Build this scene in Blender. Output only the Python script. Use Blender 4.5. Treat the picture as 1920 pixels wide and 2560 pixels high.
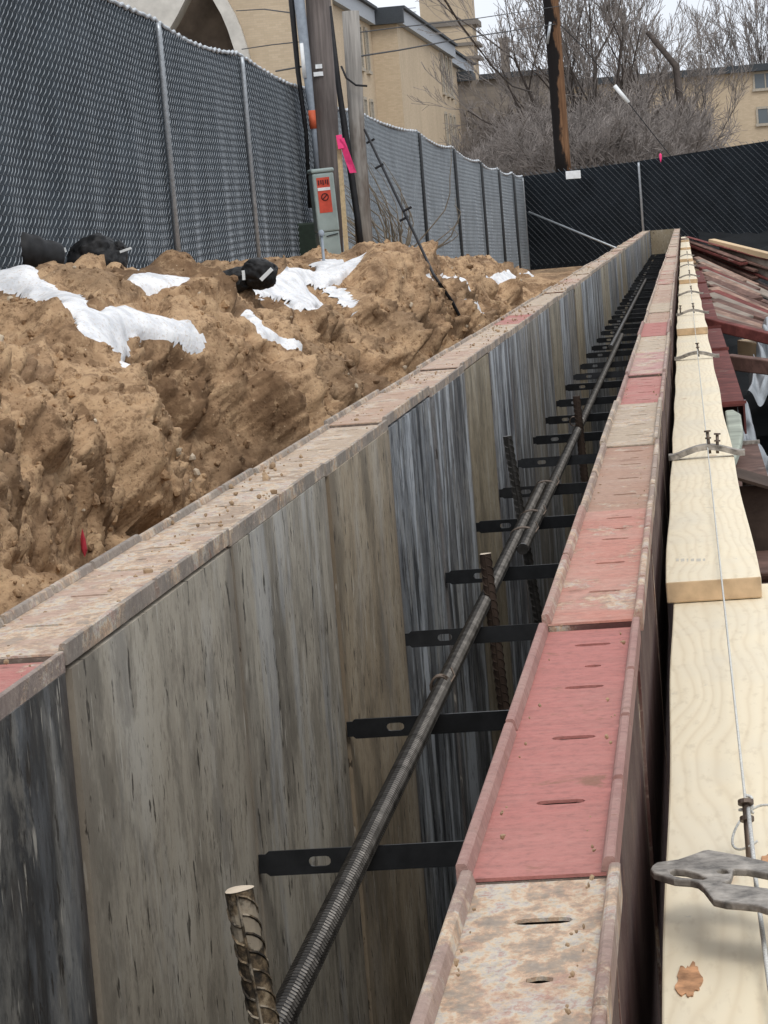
import bpy, bmesh, math, random
import numpy as np
from mathutils import Vector, Matrix
random.seed(7); rng = np.random.default_rng(7)
for o in list(bpy.data.objects): bpy.data.objects.remove(o)
SC = bpy.context.scene; COL = SC.collection

# ------------------------------------------------------------------ camera
F, W, H = 6800.0, 1920, 2560            # focal length in photo pixels (digitally zoomed phone)
ROLL = .08; VP = (1705, 518); CZ = .2374  # z = 0 is the top of the formwork
_r = np.array([math.cos(ROLL), -math.sin(ROLL)]); _u = np.array([-math.sin(ROLL), -math.cos(ROLL)])
_d = np.array([VP[0]-W/2, VP[1]-H/2]); PITCH = math.atan(_d@_u/F); YAW = math.atan(_d@_r/math.hypot(F, _d@_u))
FW = np.array([-math.sin(YAW)*math.cos(PITCH), math.cos(YAW)*math.cos(PITCH), -math.sin(PITCH)])
RT = np.array([math.cos(YAW), math.sin(YAW), 0]); UP = np.cross(RT, FW); CAM = np.array([0, 0, CZ])
def ray(x, y):
    q = np.array([x-W/2, y-H/2]); return (FW*F+RT*(q@_r)+UP*(q@_u))/F
def onz(x, y, z): v = ray(x, y); return CAM+v*(z-CZ)/v[2]
def ony(x, y, Y): v = ray(x, y); return CAM+v*Y/v[1]
def onx(x, y, X): v = ray(x, y); return CAM+v*X/v[0]
def pix(P):
    v = np.asarray(P, float)-CAM; w = v@FW
    a, b = v@RT*F/w, v@UP*F/w
    return a*_r[0]+b*_u[0]+W/2, a*_r[1]+b*_u[1]+H/2
cd = bpy.data.cameras.new('camera'); cam = bpy.data.objects.new('camera', cd); COL.objects.link(cam)
cd.sensor_fit = 'VERTICAL'; cd.sensor_height = 36; cd.lens = F/H*36; cd.clip_end = 3000; cd.clip_start = .05
# image x axis in world = r[0]*RT + u[0]*UP ; image up = -(r[1]*RT + u[1]*UP)
ix = _r[0]*RT+_u[0]*UP; iu = -(_r[1]*RT+_u[1]*UP)
M = Matrix(((ix[0], iu[0], -FW[0], 0), (ix[1], iu[1], -FW[1], 0), (ix[2], iu[2], -FW[2], CZ), (0, 0, 0, 1)))
cam.matrix_world = M; SC.camera = cam

# ------------------------------------------------------------------ light
wd = bpy.data.worlds.new('World'); SC.world = wd; wd.use_nodes = True
nt = wd.node_tree; bg = nt.nodes['Background']
sky = nt.nodes.new('ShaderNodeTexSky'); sky.sky_type = 'NISHITA'; sky.sun_disc = False
SUN_EL, SUN_AZ = math.radians(52), math.radians(150)
sky.sun_elevation = SUN_EL; sky.sun_rotation = SUN_AZ; sky.dust_density = 4; sky.air_density = 1.0
hs = nt.nodes.new('ShaderNodeHueSaturation'); hs.inputs['Saturation'].default_value = .16
nt.links.new(sky.outputs[0], hs.inputs['Color'])
# even overcast veil: cloud layer mixed over the clear sky, same in every direction
tc = nt.nodes.new('ShaderNodeTexCoord'); nz = nt.nodes.new('ShaderNodeTexNoise'); nz.inputs['Scale'].default_value = 2.2; nz.inputs['Detail'].default_value = 6
mp = nt.nodes.new('ShaderNodeMapping'); mp.inputs['Scale'].default_value = (1, 1, 3)
nt.links.new(tc.outputs['Generated'], mp.inputs[0]); nt.links.new(mp.outputs[0], nz.inputs['Vector'])
cr = nt.nodes.new('ShaderNodeValToRGB'); cr.color_ramp.elements[0].color = (8.6, 9.2, 10.2, 1); cr.color_ramp.elements[1].color = (10.8, 11.1, 11.6, 1)
cr.color_ramp.elements[0].position = .35; cr.color_ramp.elements[1].position = .65
nt.links.new(nz.outputs['Fac'], cr.inputs[0])
mx = nt.nodes.new('ShaderNodeMix'); mx.data_type = 'RGBA'; mx.inputs[0].default_value = .72
nt.links.new(hs.outputs[0], mx.inputs[6]); nt.links.new(cr.outputs[0], mx.inputs[7]); nt.links.new(mx.outputs[2], bg.inputs[0])
bg.inputs[1].default_value = .1
sd = bpy.data.lights.new('sun', 'SUN'); sun = bpy.data.objects.new('sun', sd); COL.objects.link(sun)
sd.energy = 1.0; sd.angle = math.radians(25); sd.color = (1, .96, .9)
sun.rotation_euler = (math.pi/2-SUN_EL, 0, math.pi-SUN_AZ)
SC.view_settings.view_transform = 'Standard'; SC.view_settings.look = 'None'; SC.view_settings.gamma = 1
SC.view_settings.use_curve_mapping = False; SC.view_settings.exposure = 0.35

# ------------------------------------------------------------------ helpers
def hsh(ix, iy, iz, s):
    n = (ix.astype(np.int64)*73856093) ^ (iy.astype(np.int64)*19349663) ^ (iz.astype(np.int64)*83492791) ^ (s*2654435)
    n = (n ^ (n >> 13))*1274126177 & 0x7fffffff
    n = (n ^ (n >> 16)) & 0xffffff
    return n/float(0xffffff)
def vnoise(P, s=0):
    I = np.floor(P); f = P-I; f = f*f*(3-2*f); I = I.astype(np.int64); r = 0
    for dx in (0, 1):
        for dy in (0, 1):
            for dz in (0, 1):
                w = (f[:, 0] if dx else 1-f[:, 0])*(f[:, 1] if dy else 1-f[:, 1])*(f[:, 2] if dz else 1-f[:, 2])
                r = r+w*hsh(I[:, 0]+dx, I[:, 1]+dy, I[:, 2]+dz, s)
    return r*2-1
def fbm(P, o=4, s=0, g=.5):
    a, r = 1., 0
    for k in range(o): r = r+a*vnoise(P*2**k+k*17.3, s+k); a *= g
    return r
def facets(P, s=0, tilt=.5):      # clod field: each cell a tilted plate with its own height
    I = np.floor(P).astype(np.int64); best = np.full(len(P), 1e9); val = np.zeros(len(P)); second = np.full(len(P), 1e9)
    for dx in (-1, 0, 1):
        for dy in (-1, 0, 1):
            for dz in (-1, 0, 1):
                a, b, c = I[:, 0]+dx, I[:, 1]+dy, I[:, 2]+dz
                q = np.stack([a+hsh(a, b, c, s+1), b+hsh(a, b, c, s+2), c+hsh(a, b, c, s+3)], 1)-P
                d = (q*q).sum(1); v = hsh(a, b, c, s+4)*2-1-tilt*(q[:, 0]*(hsh(a, b, c, s+5)*2-1)+q[:, 1]*(hsh(a, b, c, s+6)*2-1)+q[:, 2]*(hsh(a, b, c, s+7)*2-1))*2
                m = d < best; second = np.where(m, best, np.minimum(second, d)); val = np.where(m, v, val); best = np.where(m, d, best)
    e = np.clip((np.sqrt(second)-np.sqrt(best))*5, 0, 1)
    return val*(.35+.65*e)-.35*(1-e)
def mesh_obj(name, V, Fs, mat=None, parent=None, smooth=False):
    me = bpy.data.meshes.new(name); me.from_pydata([tuple(v) for v in V], [], [tuple(f) for f in Fs]); me.update()
    return link(name, me, mat, parent, smooth)
def link(name, me, mat=None, parent=None, smooth=False):
    if mat and not me.materials: me.materials.append(mat)
    if smooth: me.polygons.foreach_set('use_smooth', [True]*len(me.polygons))
    o = bpy.data.objects.new(name, me); COL.objects.link(o)
    if parent: o.parent = parent
    return o
def tag(o, label, cat=None, group=None, kind=None):
    if label: o['label'] = label
    if cat: o['category'] = cat
    if group: o['group'] = group
    if kind: o['kind'] = kind
    return o
def thing(name, label, cat, loc=(0, 0, 0), group=None):
    o = bpy.data.objects.new(name, None); COL.objects.link(o); o.location = tuple(loc); o.empty_display_size = .05
    return tag(o, label, cat, group)
class MB:
    def __init__(s): s.V = []; s.F = []
    def add(s, V, Fs):
        b = len(s.V); s.V += [tuple(v) for v in V]; s.F += [tuple(i+b for i in f) for f in Fs]; return s
    def box(s, x0, x1, y0, y1, z0, z1):
        return s.add([(x, y, z) for z in (z0, z1) for y in (y0, y1) for x in (x0, x1)],
                     [(0, 2, 3, 1), (4, 5, 7, 6), (0, 1, 5, 4), (2, 6, 7, 3), (0, 4, 6, 2), (1, 3, 7, 5)])
    def beam(s, a, b, w, h, upv=(0, 0, 1)):      # box from a to b; w sideways, h along upv
        a, b = Vector(a), Vector(b); d = (b-a).normalized(); sd_ = d.cross(Vector(upv)).normalized(); u_ = sd_.cross(d)
        V = []
        for p in (a, b):
            for i, j in ((-1, -1), (1, -1), (1, 1), (-1, 1)): V.append(p+sd_*(i*w/2)+u_*(j*h/2))
        return s.add(V, [(0, 1, 2, 3), (7, 6, 5, 4), (0, 4, 5, 1), (1, 5, 6, 2), (2, 6, 7, 3), (3, 7, 4, 0)])
    def tube(s, pts, rad, n=6, caps=True):
        pts = np.asarray(pts, float); m = len(pts); rad = np.broadcast_to(rad, (m,))
        t = np.gradient(pts, axis=0); t /= np.linalg.norm(t, axis=1)[:, None]+1e-12
        ref = np.array([0, 0, 1.]) if abs(t[0][2]) < .9 else np.array([1., 0, 0])
        V = []; a = np.cross(t[0], ref); a /= np.linalg.norm(a)
        for k in range(m):
            a = a-t[k]*(a@t[k]); a /= np.linalg.norm(a)+1e-12; b = np.cross(t[k], a)
            for q in range(n):
                an = 2*math.pi*q/n; V.append(pts[k]+rad[k]*(a*math.cos(an)+b*math.sin(an)))
        Fs = [(k*n+q, k*n+(q+1) % n, (k+1)*n+(q+1) % n, (k+1)*n+q) for k in range(m-1) for q in range(n)]
        if caps: Fs += [tuple(range(n))[::-1], tuple((m-1)*n+q for q in range(n))]
        return s.add(V, Fs)
    def obj(s, name, mat, parent=None, smooth=False): return mesh_obj(name, s.V, s.F, mat, parent, smooth)
def plate(outer, holes, th, frame):
    """flat plate with holes; frame = (origin, ax, ay, n); extruded by th along n"""
    O, ax, ay, n = [Vector(q) for q in frame]; bm = bmesh.new(); ed = []
    for loop in [outer]+holes:
        vs = [bm.verts.new(O+ax*p[0]+ay*p[1]) for p in loop]
        ed += [bm.edges.new((vs[i], vs[(i+1) % len(vs)])) for i in range(len(vs))]
    r = bmesh.ops.triangle_fill(bm, edges=ed, use_beauty=True)
    fs = [g for g in r['geom'] if isinstance(g, bmesh.types.BMFace)]
    e = bmesh.ops.extrude_face_region(bm, geom=fs)
    bmesh.ops.translate(bm, vec=n*th, verts=[g for g in e['geom'] if isinstance(g, bmesh.types.BMVert)])
    bmesh.ops.recalc_face_normals(bm, faces=bm.faces)
    me = bpy.data.meshes.new('plate'); bm.to_mesh(me); bm.free(); return me
def rslot(cx, cy, l, w, n=5):                   # rounded slot outline
    r = w/2; P = []
    for sg in (1, -1):
        for k in range(n+1):
            an = -math.pi/2+math.pi*k/n
            P.append((cx+sg*(l/2-r)+sg*r*math.cos(an), cy+sg*r*math.sin(an)))
    return P
def bevel(o, w, seg=2):
    m = o.modifiers.new('bevel', 'BEVEL'); m.width = w; m.segments = seg; m.limit_method = 'ANGLE'; m.angle_limit = .6
ORD = 'first second third fourth fifth sixth seventh eighth ninth tenth eleventh twelfth thirteenth fourteenth fifteenth sixteenth seventeenth eighteenth nineteenth'.split()
TEN = {2: 'twent', 3: 'thirt', 4: 'fort', 5: 'fift', 6: 'sixt'}
def ordw(n): return ORD[n-1] if n < 20 else (TEN[n//10]+'ieth' if n % 10 == 0 else TEN[n//10]+'y-'+ORD[n % 10-1])

# ------------------------------------------------------------------ materials
PW = .6096            # panel width
class NT:
    def __init__(s, name, rough=.8, metal=0, spec=.3):
        s.m = bpy.data.materials.new(name); s.m.use_nodes = True; s.t = s.m.node_tree; s.b = s.t.nodes['Principled BSDF']
        s.b.inputs['Roughness'].default_value = rough; s.b.inputs['Metallic'].default_value = metal; s.b.inputs['Specular IOR Level'].default_value = spec
        s.co = s.t.nodes.new('ShaderNodeTexCoord'); s.oi = s.t.nodes.new('ShaderNodeObjectInfo')
    def L(s, a, b): s.t.links.new(a, b)
    def N(s, k): return s.t.nodes.new('ShaderNode'+k)
    def vec(s, scale=(1, 1, 1), src='Object', rnd=True):
        m = s.N('Mapping'); m.inputs['Scale'].default_value = scale; s.L(s.co.outputs[src], m.inputs[0])
        if rnd:
            v = s.N('VectorMath'); v.operation = 'MULTIPLY'; v.inputs[1].default_value = (37, 53, 71)
            c = s.N('CombineXYZ')
            for i in range(3): s.L(s.oi.outputs['Random'], c.inputs[i])
            s.L(c.outputs[0], v.inputs[0]); s.L(v.outputs[0], m.inputs['Location'])
        return m.outputs[0]
    def noise(s, vec, scale=5, detail=4, rough=.55, dist=0):
        n = s.N('TexNoise'); n.inputs['Scale'].default_value = scale; n.inputs['Detail'].default_value = detail
        n.inputs['Roughness'].default_value = rough; n.inputs['Distortion'].default_value = dist; s.L(vec, n.inputs['Vector']); return n.outputs['Fac']
    def vor(s, vec, scale=5, feature='F1', out='Distance', rand=1):
        n = s.N('TexVoronoi'); n.feature = feature; n.inputs['Scale'].default_value = scale; n.inputs['Randomness'].default_value = rand
        s.L(vec, n.inputs['Vector']); return n.outputs[out]
    def ramp(s, fac, stops):
        r = s.N('ValToRGB'); e = r.color_ramp.elements
        while len(e) < len(stops): e.new(.5)
        for q, (p, c) in zip(e, stops):
            q.position = p; q.color = (c, c, c, 1) if isinstance(c, (int, float)) else (*c, 1)
        s.L(fac, r.inputs[0]); return r.outputs[0]
    def mix(s, fac, a, b, mode='MIX'):
        n = s.N('Mix'); n.data_type = 'RGBA'; n.blend_type = mode
        for i, v in ((0, fac), (6, a), (7, b)):
            if isinstance(v, (int, float)): n.inputs[i].default_value = v if i == 0 else (v, v, v, 1)
            elif isinstance(v, tuple): n.inputs[i].default_value = (*v, 1)
            else: s.L(v, n.inputs[i])
        return n.outputs[2]
    def math(s, op, a, b=0.):
        n = s.N('Math'); n.operation = op
        for i, v in enumerate((a, b)):
            if isinstance(v, (int, float)): n.inputs[i].default_value = v
            else: s.L(v, n.inputs[i])
        return n.outputs[0]
    def col(s, c):
        if isinstance(c, tuple): s.b.inputs['Base Color'].default_value = (*c, 1)
        else: s.L(c, s.b.inputs['Base Color'])
        return s
    def bump(s, h, st=.3, d=.01):
        n = s.N('Bump'); n.inputs['Strength'].default_value = st; n.inputs['Distance'].default_value = d; s.L(h, n.inputs['Height'])
        s.L(n.outputs[0], s.b.inputs['Normal']); return s
def simple(name, c, rough=.7, metal=0, var=.25, scale=20, bump=.15, spec=.3, stretch=(1, 1, 1)):
    s = NT(name, rough, metal, spec); n = s.noise(s.vec(stretch), scale, 5)
    lo = tuple(x*(1-var) for x in c); hi = tuple(min(1, x*(1+var)) for x in c)
    s.col(s.ramp(n, [(.3, lo), (.7, hi)]))
    if bump: s.bump(n, bump, .003)
    return s.m
def m_form():
    s = NT('painted_form_steel', .7, 0, .25)
    v = s.vec((1, 1, 1)); vs = s.vec((1.5, .8, 1))
    base = s.oi.outputs['Color']; amt = s.oi.outputs['Alpha']
    n1 = s.noise(vs, 15, 9, .72); n2 = s.noise(v, 170, 6, .7); n3 = s.noise(v, 9, 5, .6); n4 = s.noise(vs, 40, 9, .74); n5 = s.noise(s.vec((.35, 1.6, 1)), 60, 6, .65)
    c = s.mix(s.ramp(n5, [(.38, .35), (.55, 0)]), base, s.mix(.55, base, (.12, .07, .055)))
    lw = s.math('MINIMUM', s.math('ADD', s.math('MULTIPLY', amt, 1.6), .12), 1.)
    c = s.mix(s.math('MULTIPLY', s.ramp(n3, [(.44, 0), (.62, .6)]), lw), c, s.mix(.6, base, (.46, .37, .3)))
    thr = s.math('ADD', n1, s.math('MULTIPLY', s.math('SUBTRACT', amt, .5), .55))
    f1 = s.ramp(thr, [(.48, 0), (.53, .6), (.60, .95)])       # hardened cement residue in patches
    res = s.ramp(n4, [(.36, (.27, .225, .18)), (.43, (.36, .275, .2)), (.47, (.50, .33, .22)), (.51, (.56, .46, .33)), (.55, (.46, .43, .38)), (.6, (.40, .25, .2)), (.66, (.55, .48, .38))])
    c = s.mix(f1, c, res)
    c = s.mix(s.ramp(n2, [(.34, .55), (.5, 0)]), c, s.mix(.5, c, (.06, .045, .035)))
    c = s.mix(s.math('MULTIPLY', s.ramp(n2, [(.55, 0), (.72, .45)]), lw), c, (.56, .48, .38))
    c = s.mix(s.ramp(s.noise(v, 30, 7, .7, .4), [(.6, 0), (.68, .75)]), c, (.2, .10, .06)); s.col(c)
    s.bump(s.math('ADD', s.math('MULTIPLY', f1, .8), n2), .55, .0016); return s.m
def m_ply():
    s = NT('release_oiled_plywood', .62, 0, .3)
    base = s.oi.outputs['Color']; amt = s.oi.outputs['Alpha']
    big = s.noise(s.vec((1, 1, .6)), 5.5, 8, .66, .3); mid = s.noise(s.vec((1, 1, .17)), 24, 8, .7); fine = s.noise(s.vec((1, 1, .42)), 130, 6, .7); patch = s.noise(s.vec((1, 1, .75)), 13, 9, .72, .2)
    c = s.mix(s.ramp(big, [(.40, .72), (.5, 0)]), base, s.mix(.7, base, (.045, .038, .03)))
    c = s.mix(s.ramp(big, [(.53, 0), (.62, .65)]), c, s.mix(.45, base, (.56, .53, .46)))
    c = s.mix(s.ramp(patch, [(.40, .6), (.48, 0)]), c, s.mix(.6, base, (.05, .04, .03)))
    c = s.mix(s.ramp(patch, [(.53, 0), (.6, .45)]), c, s.mix(.5, base, (.5, .46, .38)))
    c = s.mix(s.ramp(fine, [(.38, .6), (.47, 0)]), c, s.mix(.6, base, (.03, .024, .018)))
    dk = s.math('MULTIPLY', s.ramp(mid, [(.42, 1), (.51, 0)]), amt); c = s.mix(dk, c, (.02, .022, .026))
    pl = s.math('MULTIPLY', s.ramp(s.noise(s.vec((1, 1, .26)), 11, 8, .7), [(.51, 0), (.6, 1)]), amt); c = s.mix(pl, c, (.47, .5, .53))
    # brown stain down the sheet's long edges, worn veneer checks
    sx = s.N('SeparateXYZ'); s.L(s.co.outputs['Object'], sx.inputs[0])
    ed = s.math('ABSOLUTE', s.math('SUBTRACT', sx.outputs[1], PW/2)); ed = s.math('ADD', ed, s.math('MULTIPLY', s.math('SUBTRACT', patch, .5), .09))
    c = s.mix(s.ramp(s.math('MULTIPLY', ed, 2), [(.53, 0), (.60, .75)]), c, s.mix(.5, base, (.07, .04, .022)))
    ck = s.ramp(s.noise(s.vec((1, 1, .38)), 75, 4, .62), [(.345, .85), (.385, 0)])
    c = s.mix(ck, c, (.028, .022, .016))
    wf = s.ramp(s.noise(s.vec((1, 1, .22)), 95, 3, .55), [(.64, 0), (.70, .7)]); c = s.mix(wf, c, (.45, .42, .36))
    s.col(c); s.bump(s.math('SUBTRACT', fine, s.math('MULTIPLY', ck, .7)), .4, .002)
    return s.m
def m_dirt():
    s = NT('sandy_clay_soil', .95, 0, .12); v = s.vec(rnd=False)
    n1 = s.noise(v, 1.1, 6, .65); n2 = s.noise(v, 11, 8, .7); n3 = s.noise(v, 60, 6, .72)
    c = s.ramp(n1, [(.38, (.21, .13, .074)), (.45, (.375, .245, .143)), (.5, (.505, .342, .205)), (.55, (.405, .265, .155)), (.62, (.255, .165, .1))])
    c = s.mix(s.ramp(n2, [(.40, .62), (.47, 0)]), c, (.13, .075, .042))
    c = s.mix(s.ramp(n2, [(.54, 0), (.64, .6)]), c, (.54, .375, .225))
    n6 = s.noise(s.vec((1, .6, 1), rnd=False), .8, 7, .66); c = s.mix(s.ramp(n6, [(.51, 0), (.58, .75)]), c, s.mix(.65, c, (.11, .072, .046)))
    st = s.ramp(s.vor(v, 30), [(.10, 1), (.15, 0)]); c = s.mix(s.math('MULTIPLY', st, s.ramp(n3, [(.52, 0), (.6, .9)])), c, (.60, .47, .33))
    c = s.mix(s.ramp(n3, [(.39, .55), (.46, 0)]), c, (.12, .07, .04))
    s.col(c); s.bump(s.math('ADD', s.math('MULTIPLY', n2, 1.1), s.math('MULTIPLY', n3, .5)), .55, .03); return s.m
def m_snow():
    s = NT('old_snow', .75, 0, .3); v = s.vec(rnd=False); n = s.noise(v, 9, 5, .6); n2 = s.noise(v, 60, 4, .6)
    c = s.ramp(n, [(.38, (.60, .61, .63)), (.5, (.74, .745, .76)), (.6, (.8, .8, .805))])
    c = s.mix(s.ramp(n2, [(.56, 0), (.66, .55)]), c, (.48, .38, .28)); s.col(c); s.bump(s.math('ADD', n, s.math('MULTIPLY', n2, .5)), .45, .02)
    s.b.inputs['Subsurface Weight'].default_value = .15; s.b.inputs['Subsurface Radius'].default_value = (.02, .025, .03); return s.m
def m_board():
    s = NT('new_spruce_board', .6, 0, .3); v = s.vec((1, .09, 1))
    d = s.noise(s.vec((1, .22, 1)), 13, 2, .45); w = s.N('TexWave'); w.wave_type = 'BANDS'; w.bands_direction = 'X'
    w.inputs['Scale'].default_value = 34; w.inputs['Distortion'].default_value = 0
    vv = s.N('VectorMath'); vv.operation = 'ADD'; sc = s.N('VectorMath'); sc.operation = 'SCALE'; sc.inputs['Scale'].default_value = .06
    cx = s.N('CombineXYZ'); s.L(d, cx.inputs[0]); s.L(cx.outputs[0], sc.inputs[0]); s.L(v, vv.inputs[0]); s.L(sc.outputs[0], vv.inputs[1]); s.L(vv.outputs[0], w.inputs['Vector'])
    c = s.ramp(w.outputs['Fac'], [(.0, (.72, .61, .43)), (.15, (.755, .65, .465)), (.4, (.775, .67, .485)), (1, (.785, .685, .50))])
    c = s.mix(s.ramp(s.noise(s.vec((1, .5, 1)), 11, 5, .6), [(.45, 0), (.75, .6)]), c, (.66, .60, .48))
    kn = s.vor(s.vec((1, .4, 1)), 9); c = s.mix(s.ramp(kn, [(.04, .6), (.065, 0)]), c, (.46, .29, .16))
    c = s.mix(s.ramp(s.noise(s.vec((1, .25, 1)), 160, 4, .6), [(.3, .35), (.46, 0)]), c, (.52, .42, .28))
    c = s.mix(s.ramp(s.noise(s.vec((1, .6, 1)), 38, 5, .7), [(.66, 0), (.74, .6)]), c, (.45, .41, .34))
    s.col(c); s.bump(w.outputs['Fac'], .08, .001); return s.m
def m_pole(name, c, dk, th=(.35, .55)):
    s = NT(name, .9, 0, .15); v = s.vec((1, 1, .05)); n = s.noise(v, 30, 5, .6); p = s.noise(s.vec((1, 1, .3)), 2.2, 5, .6)
    k = s.ramp(n, [(.3, tuple(x*.55 for x in c)), (.6, c), (.8, tuple(x*1.25 for x in c))])
    k = s.mix(s.ramp(p, [(th[0], 1), (th[1], 0)]), k, dk); s.col(k); s.bump(n, .5, .01); return s.m
def m_tarred():
    s = NT('tarred_peeling_pole', .9, 0, .15); n = s.noise(s.vec((1, 1, .05)), 30, 5, .6); p = s.noise(s.vec((1, 1, .4)), 3.2, 6, .65)
    k = s.ramp(n, [(.3, (.09, .048, .028)), (.6, (.19, .105, .058)), (.8, (.27, .17, .10))])
    sx = s.N('SeparateXYZ'); s.L(s.co.outputs['Object'], sx.inputs[0])     # tar left on the side away from the weather
    e = s.math('ADD', s.math('ADD', s.math('MULTIPLY', sx.outputs[0], 1.0), s.math('MULTIPLY', sx.outputs[2], .0)), s.math('MULTIPLY', s.math('SUBTRACT', p, .5), .55))
    k = s.mix(s.ramp(s.math('ADD', s.math('MULTIPLY', e, 1), .5), [(.52, 1), (.57, 0)]), k, (.014, .012, .012)); s.col(k); s.bump(n, .5, .01); return s.m
def m_brick(name, c1, c2, mort, sc):
    s = NT(name, .9, 0, .15); v = s.vec(rnd=False, src='UV')
    b = s.N('TexBrick'); b.inputs['Scale'].default_value = sc; b.inputs['Color1'].default_value = (*c1, 1); b.inputs['Color2'].default_value = (*c2, 1)
    b.inputs['Mortar'].default_value = (*mort, 1); b.inputs['Mortar Size'].default_value = .012; b.inputs['Brick Width'].default_value = .6; b.inputs['Row Height'].default_value = .22
    s.L(v, b.inputs['Vector']); w = s.noise(s.vec((1, 1, .25), rnd=False), .35, 6, .65)
    c = s.mix(s.ramp(w, [(.35, .45), (.6, 0)]), b.outputs['Color'], tuple(x*.6 for x in c1)); s.col(c); return s.m
def m_crust():
    s = NT('crusted_rebar', .75, .1, .3); n = s.noise(s.vec(), 75, 6, .68); n2 = s.noise(s.vec(), 28, 5, .65)
    c = s.ramp(n, [(.38, (.02, .018, .016)), (.48, (.06, .045, .03)), (.56, (.16, .115, .07)), (.66, (.34, .27, .18))]); c = s.mix(s.ramp(n2, [(.52, 0), (.58, .75)]), c, (.40, .34, .26)); s.col(c); s.bump(n, .5, .002); return s.m
def m_rust(name, c=(.16, .07, .05)):
    s = NT(name, .8, 0, .2); v = s.vec(); n = s.noise(v, 14, 6, .65, .5); n2 = s.noise(v, 5, 4, .6)
    k = s.ramp(n, [(.3, tuple(x*.55 for x in c)), (.5, c), (.68, tuple(x*1.6 for x in c)), (.8, (.25, .17, .12))])
    k = s.mix(s.ramp(n2, [(.64, 0), (.7, .6)]), k, (.32, .27, .23)); s.col(k); s.bump(n, .4, .003); return s.m
MAT = dict(
    form=m_form(), ply=m_ply(), dirt=m_dirt(), snow=m_snow(), board=m_board(),
    tie=simple('black_tie_steel', (.018, .019, .021), .42, .3, .3, 60, .1), bar=simple('dark_rebar_steel', (.075, .07, .065), .38, .75, .5, 45, .2),
    rustbar=m_rust('rusty_rebar', (.05, .034, .026)), crust=m_crust(), cut=simple('sawn_bar_end', (.6, .5, .38), .6), iron=simple('grey_worn_iron', (.27, .245, .215), .6, .2, .6, 110, .5),
    galv=simple('galvanised_steel', (.42, .45, .48), .45, .55, .2, 30, .1), wire=simple('galvanised_wire', (.31, .335, .36), .5, .3, .2, 30, 0),
    dwire=simple('dark_weathered_wire', (.11, .125, .14), .5, .3, .2, 30, 0),
    cloth=simple('slate_windscreen_cloth', (.045, .056, .067), .9, 0, .3, 3, .1, .1), pcloth=simple('pale_windscreen_cloth', (.21, .235, .255), .85, 0, .25, 3, .1, .2), dpost=simple('dark_post', (.06, .065, .07), .6, .2, .2), bcloth=simple('black_windscreen_cloth', (.016, .02, .025), .9, 0, .3, 3, .1, .1),
    binding=simple('windscreen_hem', (.5, .53, .56), .8, 0, .2), bag=simple('black_geotextile', (.012, .012, .013), .6, 0, .5, 25, .5), tape=simple('white_tape', (.7, .73, .74), .7, 0, .1),
    poleA=m_pole('weathered_pole', (.19, .165, .155), (.085, .07, .065)), poleB=m_pole('pale_split_pole', (.34, .32, .295), (.09, .065, .05), (.28, .40)),
    poleC=m_tarred(),
    cable=simple('black_cable', (.014, .014, .016), .6, 0, .3), conduit=simple('grey_conduit', (.27, .31, .36), .6, 0, .15), orange=simple('orange_band', (.62, .13, .06), .6, 0, .15),
    ped=simple('grey_green_pedestal', (.30, .36, .35), .55, 0, .12, 8), green=simple('dark_green_box', (.022, .035, .026), .6, 0, .2), sticker=simple('red_sticker', (.55, .075, .045), .6, 0, .15),
    mark=simple('dark_print', (.09, .02, .02), .7, 0, .2), white=simple('white_paint', (.72, .74, .75), .6, 0, .1), stake=simple('lath_wood', (.52, .41, .25), .8, 0, .2, 30),
    pink=simple('fluorescent_pink_ribbon', (.85, .06, .22), .6, 0, .15), red=simple('red_scrap', (.45, .04, .06), .7, 0, .2),
    brick=m_brick('tan_brick', (.56, .455, .33), (.49, .395, .28), (.44, .37, .29), 3.4), stone=m_brick('grey_stone', (.27, .235, .2), (.19, .165, .14), (.2, .18, .16), 1.),
    fascia=simple('dark_fascia', (.045, .052, .06), .7, 0, .2), lfascia=simple('pale_fascia', (.36, .39, .43), .7, 0, .1), concrete=simple('pale_concrete', (.55, .53, .49), .85, 0, .15, 3),
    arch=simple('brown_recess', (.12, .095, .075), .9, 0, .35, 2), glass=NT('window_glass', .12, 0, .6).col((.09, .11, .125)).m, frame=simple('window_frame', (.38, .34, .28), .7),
    bark=simple('winter_bark', (.075, .062, .055), .95, 0, .35, 9), twig=simple('winter_twigs', (.22, .195, .18), .95, 0, .3, 3, 0), dry=simple('dry_weed', (.2, .17, .13), .95, 0, .3, 9, 0),
    tarp=simple('black_tarp', (.007, .008, .009), .85, 0, .4, 6, .3, .06), poly=simple('grey_poly_sheet', (.20, .22, .235), .35, 0, .4, 7, .3, .5), frost=simple('frosted_slab', (.33, .36, .30), .7, 0, .35, 12),
    redsteel=m_rust('red_oxide_steel', (.14, .042, .036)), brown=m_rust('brown_rusty_steel', (.13, .075, .06)), palerust=m_rust('pale_rusty_steel', (.26, .17, .13)), endgrain=simple('board_end_grain', (.52, .37, .225), .8, 0, .2, 60), plank=simple('yellow_plank', (.56, .41, .25), .7, 0, .15, 8, .1, .3, (.2, 1, 1)),
    grey_plank=simple('dirty_shaded_plank', (.24, .2, .165), .9, 0, .3, 12), string=simple('braided_string', (.55, .55, .52), .85, 0, .35, 900, 0), nail=simple('steel_nail', (.13, .10, .08), .45, .5, .3, 80),
    crumb=simple('soil_crumbs', (.30, .21, .13), .95, 0, .35, 40), pebble=simple('pale_pebble', (.5, .42, .32), .9, 0, .2, 30), ground=simple('winter_ground', (.2, .165, .12), .95, 0, .3, .4), floor=simple('trench_floor_mud', (.10, .075, .05), .9, 0, .3, 3))

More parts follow.
